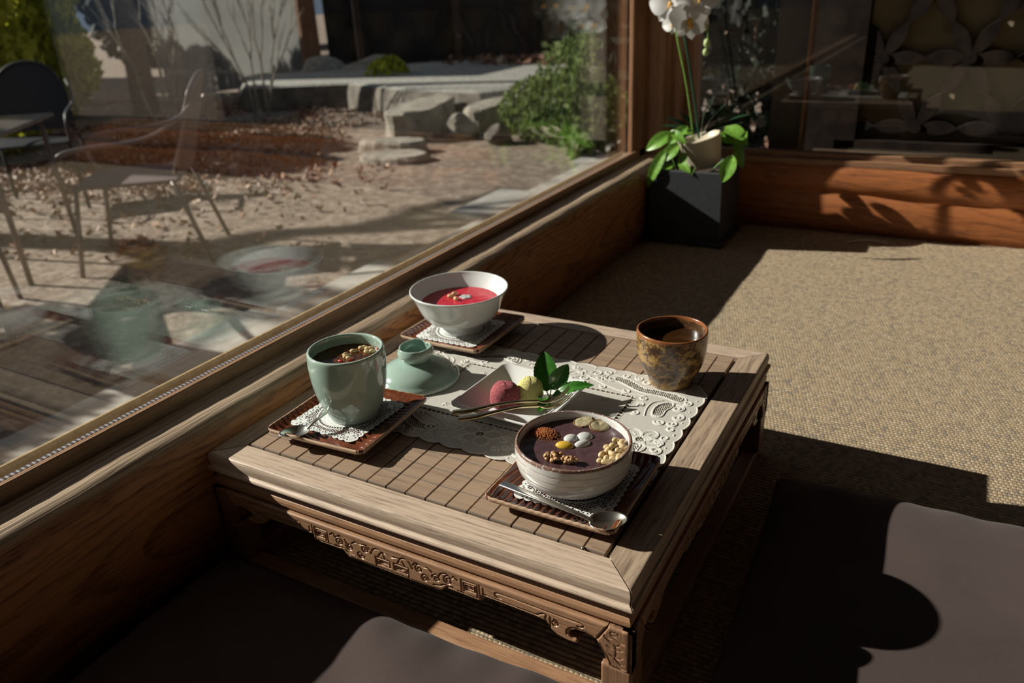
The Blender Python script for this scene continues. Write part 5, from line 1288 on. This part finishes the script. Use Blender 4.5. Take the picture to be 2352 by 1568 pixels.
# plaster wall, post, dark building
def wallbox(name, a, b, thick, h, mat, lab, cat, z0=0.0):
    a, b = Vector((a.x, a.y, 0)), Vector((b.x, b.y, 0)); d = (b - a); L = d.length; ang = math.atan2(d.y, d.x)
    o = MB().box(0, L, 0, thick, z0, h, .01).build(name, mat, None); o.location = (a.x, a.y, G); o.rotation_euler = (0, 0, ang)
    return tag(o, lab, cat)
wallbox('plastic_sheet', gp(393, 240), gp(703, 186), .012, 2.6, M['plaster'], 'tall pale translucent sheet standing at the back of the garden', 'screen', .06)
wallbox('wooden_post', gp(708, 178), gp(745, 172), .25, 3.4, M['post'], 'reddish brown wooden post at the right end of the pale sheet', 'post')
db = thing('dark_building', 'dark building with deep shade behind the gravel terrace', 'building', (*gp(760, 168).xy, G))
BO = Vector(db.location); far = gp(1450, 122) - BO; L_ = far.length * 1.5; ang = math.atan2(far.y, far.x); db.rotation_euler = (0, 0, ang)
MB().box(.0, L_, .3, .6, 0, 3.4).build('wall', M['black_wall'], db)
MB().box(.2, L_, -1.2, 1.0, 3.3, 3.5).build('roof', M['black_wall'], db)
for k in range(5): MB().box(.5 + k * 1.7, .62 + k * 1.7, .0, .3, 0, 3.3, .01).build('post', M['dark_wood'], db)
# bare twiggy shrub in front of the pale sheet
def branches(m_, p, d, L, r, lev, rg, spread=.6):
    q = p + d * L; mid = (p + q) / 2 + Vector((rg.uniform(-1, 1), rg.uniform(-1, 1), rg.uniform(-.5, .5))) * L * .07
    m_.tube([p, mid, q], [r, r * .85, r * .68], 6 if lev > 1 else 4, cap=False)
    if lev <= 0: return
    for k in range(rg.choice((2, 3, 3))):
        e = (d + Vector((rg.uniform(-1, 1), rg.uniform(-1, 1), rg.uniform(-.25, .7))) * spread).normalized()
        branches(m_, q if k < 2 else mid, e, L * rg.uniform(.62, .82), r * .62, lev - 1, rg, spread)
rg = random.Random(4)
for k, (u, v, lab) in enumerate(((385, 292, 'bare pale twiggy shrub left of centre by the pale sheet'), (600, 268, 'bare pale twiggy shrub right of centre by the pale sheet'))):
    m_ = MB(); p = gp(u, v)
    for _ in range(4): branches(m_, Vector((rg.uniform(-.1, .1), rg.uniform(-.1, .1), 0)), Vector((rg.uniform(-.22, .22), rg.uniform(-.22, .22), 1)).normalized(), .62, .016, 3, rg, .36)
    o = m_.build('bare_shrub', M['stone'], None, True); o.location = p; tag(o, lab, 'shrub', 'bare shrubs by the wall')
m_ = MB(); p = gp(338, 262); m_.tube([(0, 0, 0), (.05, 0, 1.0), (-.2, .1, 2.4), (-.35, .1, 3.6)], [.16, .13, .11, .09], 12)
branches(m_, Vector((-.2, .1, 2.2)), Vector((.5, .2, .8)).normalized(), .7, .05, 3, rg)
o = m_.build('tree_trunk', M['bark'], None, True); o.location = p; tag(o, 'dark tree trunk at the left edge of the pale sheet', 'tree')
# the leafless tree left of the picture, whose branches shade the path
rg = random.Random(8)
for (x, y, L, r, sd) in ((-8.6, .75, 1.12, .17, 15), (-8.0, -3.4, .80, .12, 23)):
    rg = random.Random(sd); m_ = MB()
    H_ = (3.3 if L > 1 else L * 1.15); L = min(L, .9); m_.tube([(0, 0, 0), (.02, .03, H_ / 2), (.0, .0, H_)], [r, r * .85, r * .7], 10)
    for _ in range(5): branches(m_, Vector((0, 0, H_ * rg.uniform(.72, .97))), Vector((rg.uniform(-.7, .7), rg.uniform(-.9, .9), .75)).normalized(), L, r * .62, 4, rg, .55)
    o = m_.build('bare_tree', M['bark'], None, True); o.location = (x, y, G); tag(o, 'leafless tree left of the garden table, casting branch shadows on the path', 'tree', 'leafless trees left of the path')

bush('shade_evergreen', 'dense evergreen added out of view on the left to shade the paving by the window', 'bush', [(-4.7, -.75, G + 1.10, .42), (-4.7, -.15, G + 1.25, .50), (-4.75, .40, G + 1.15, .42), (-4.7, -.2, G + .75, .45)], 5200, .10, M['dark_leaf'], None, (-4.7, -.2, G))  # unseen bush, added to throw shade on the ground outside the side window
# ---- garden chairs
def chair(loc, face, metal, seatm, lab, group, kind='wide'):
    ang = math.atan2(face[1], face[0]); t = thing('garden_chair', lab, 'chair', loc, group, (0, 0, ang))
    w, d, h = .52, .48, .43
    MB().box(-d / 2, d / 2, -w / 2 + .02, w / 2 - .02, h - .012, h + .006, .004).build('seat', seatm, t)
    V = []; nz, ny = 10, 13
    for i in range(nz):
        for j in range(ny):
            s = j / (ny - 1) * 2 - 1; z = i / (nz - 1)
            ww = (w / 2 - .03) * (1 - .10 * z) * (1 - (.35 * max(0, z - .7) / .3 * abs(s)) * .6)
            V.append((-d / 2 - .03 - .13 * z + .035 * s * s, s * ww, h + .03 + z * (.44 - .07 * s * s)))
    F_ = [(i * ny + j, i * ny + j + 1, (i + 1) * ny + j + 1, (i + 1) * ny + j) for i in range(nz - 1) for j in range(ny - 1)]
    N = len(V); V += [(x - .008, y, z) for x, y, z in V]; F_ += [tuple(N + q for q in f[::-1]) for f in F_]
    mesh('backrest', V, F_, seatm, t, True)
    e = [V[i * ny] for i in range(nz)] + [V[(nz - 1) * ny + j] for j in range(ny)] + [V[i * ny + ny - 1] for i in range(nz - 1, -1, -1)]
    MB().tube(e, .012, 8).build('back_frame', metal, t, True)
    for s in (-1, 1):
        y = s * w / 2
        MB().tube(smoothp([(-d / 2 - .13, y * .9, h + .34), (-d / 2 - .05, y * 1.02, h + .27), (-d / 2 + .10, y * 1.05, h + .20), (d / 2 - .12, y * 1.05, h + .19), (d / 2 + .02, y * 1.05, h + .17), (d / 2 + .05, y * 1.03, h + .08), (d / 2 + .0, y, h)]), .012, 8).build('armrest', metal, t, True)
        MB().tube([(d / 2 - .02, y * .95, h), (d / 2 + .05, y * 1.05, 0)], .012, 8).build('leg', metal, t, True)
        MB().tube([(-d / 2 + .02, y * .95, h), (-d / 2 - .10, y * 1.05, 0)], .012, 8).build('leg', metal, t, True)
    return t
MC, SC = M['metal_chair'], M['mesh_brown']
chair((-2.99, 2.02, G), (-.76, -.65), MC, SC, 'bronze metal garden chair seen side-on, right of the garden table', 'bronze garden chairs')
chair((-2.95, .93, G), (-.85, .55), MC, SC, 'bronze metal garden chair cut off by the left edge of the picture', 'bronze garden chairs')
chair((-4.75, 2.55, G), (.75, -.65), M['mesh_dark'], M['mesh_dark'], 'dark round-backed garden chair behind the garden table', None)
gt = thing('garden_table', 'small metal garden table cut off by the left edge of the picture', 'table', (-3.72, 1.50, G), None, (0, 0, .70))
MB().box(-.42, .42, -.42, .42, .69, .71, .006).build('tabletop', MC, gt)
for sx in (-1, 1):
    for sy in (-1, 1): MB().tube([(sx * .36, sy * .36, .69), (sx * .38, sy * .38, 0)], .014, 8).build('leg', MC, gt, True)

# ================================================================== LIGHT
sun_d = bpy.data.lights.new('sun', 'SUN'); sun = bpy.data.objects.new('sun', sun_d); C.objects.link(sun)
sun.rotation_euler = Vector((1, .25, -.55)).to_track_quat('-Z', 'Y').to_euler()
sun_d.energy = 8.3; sun_d.angle = math.radians(.53); sun_d.color = (1.0, .93, .85)
wd = bpy.data.worlds.new('sky'); bpy.context.scene.world = wd; wd.use_nodes = True
bg = wd.node_tree.nodes['Background']; bg.inputs[0].default_value = (.50, .60, .80, 1); bg.inputs[1].default_value = .24
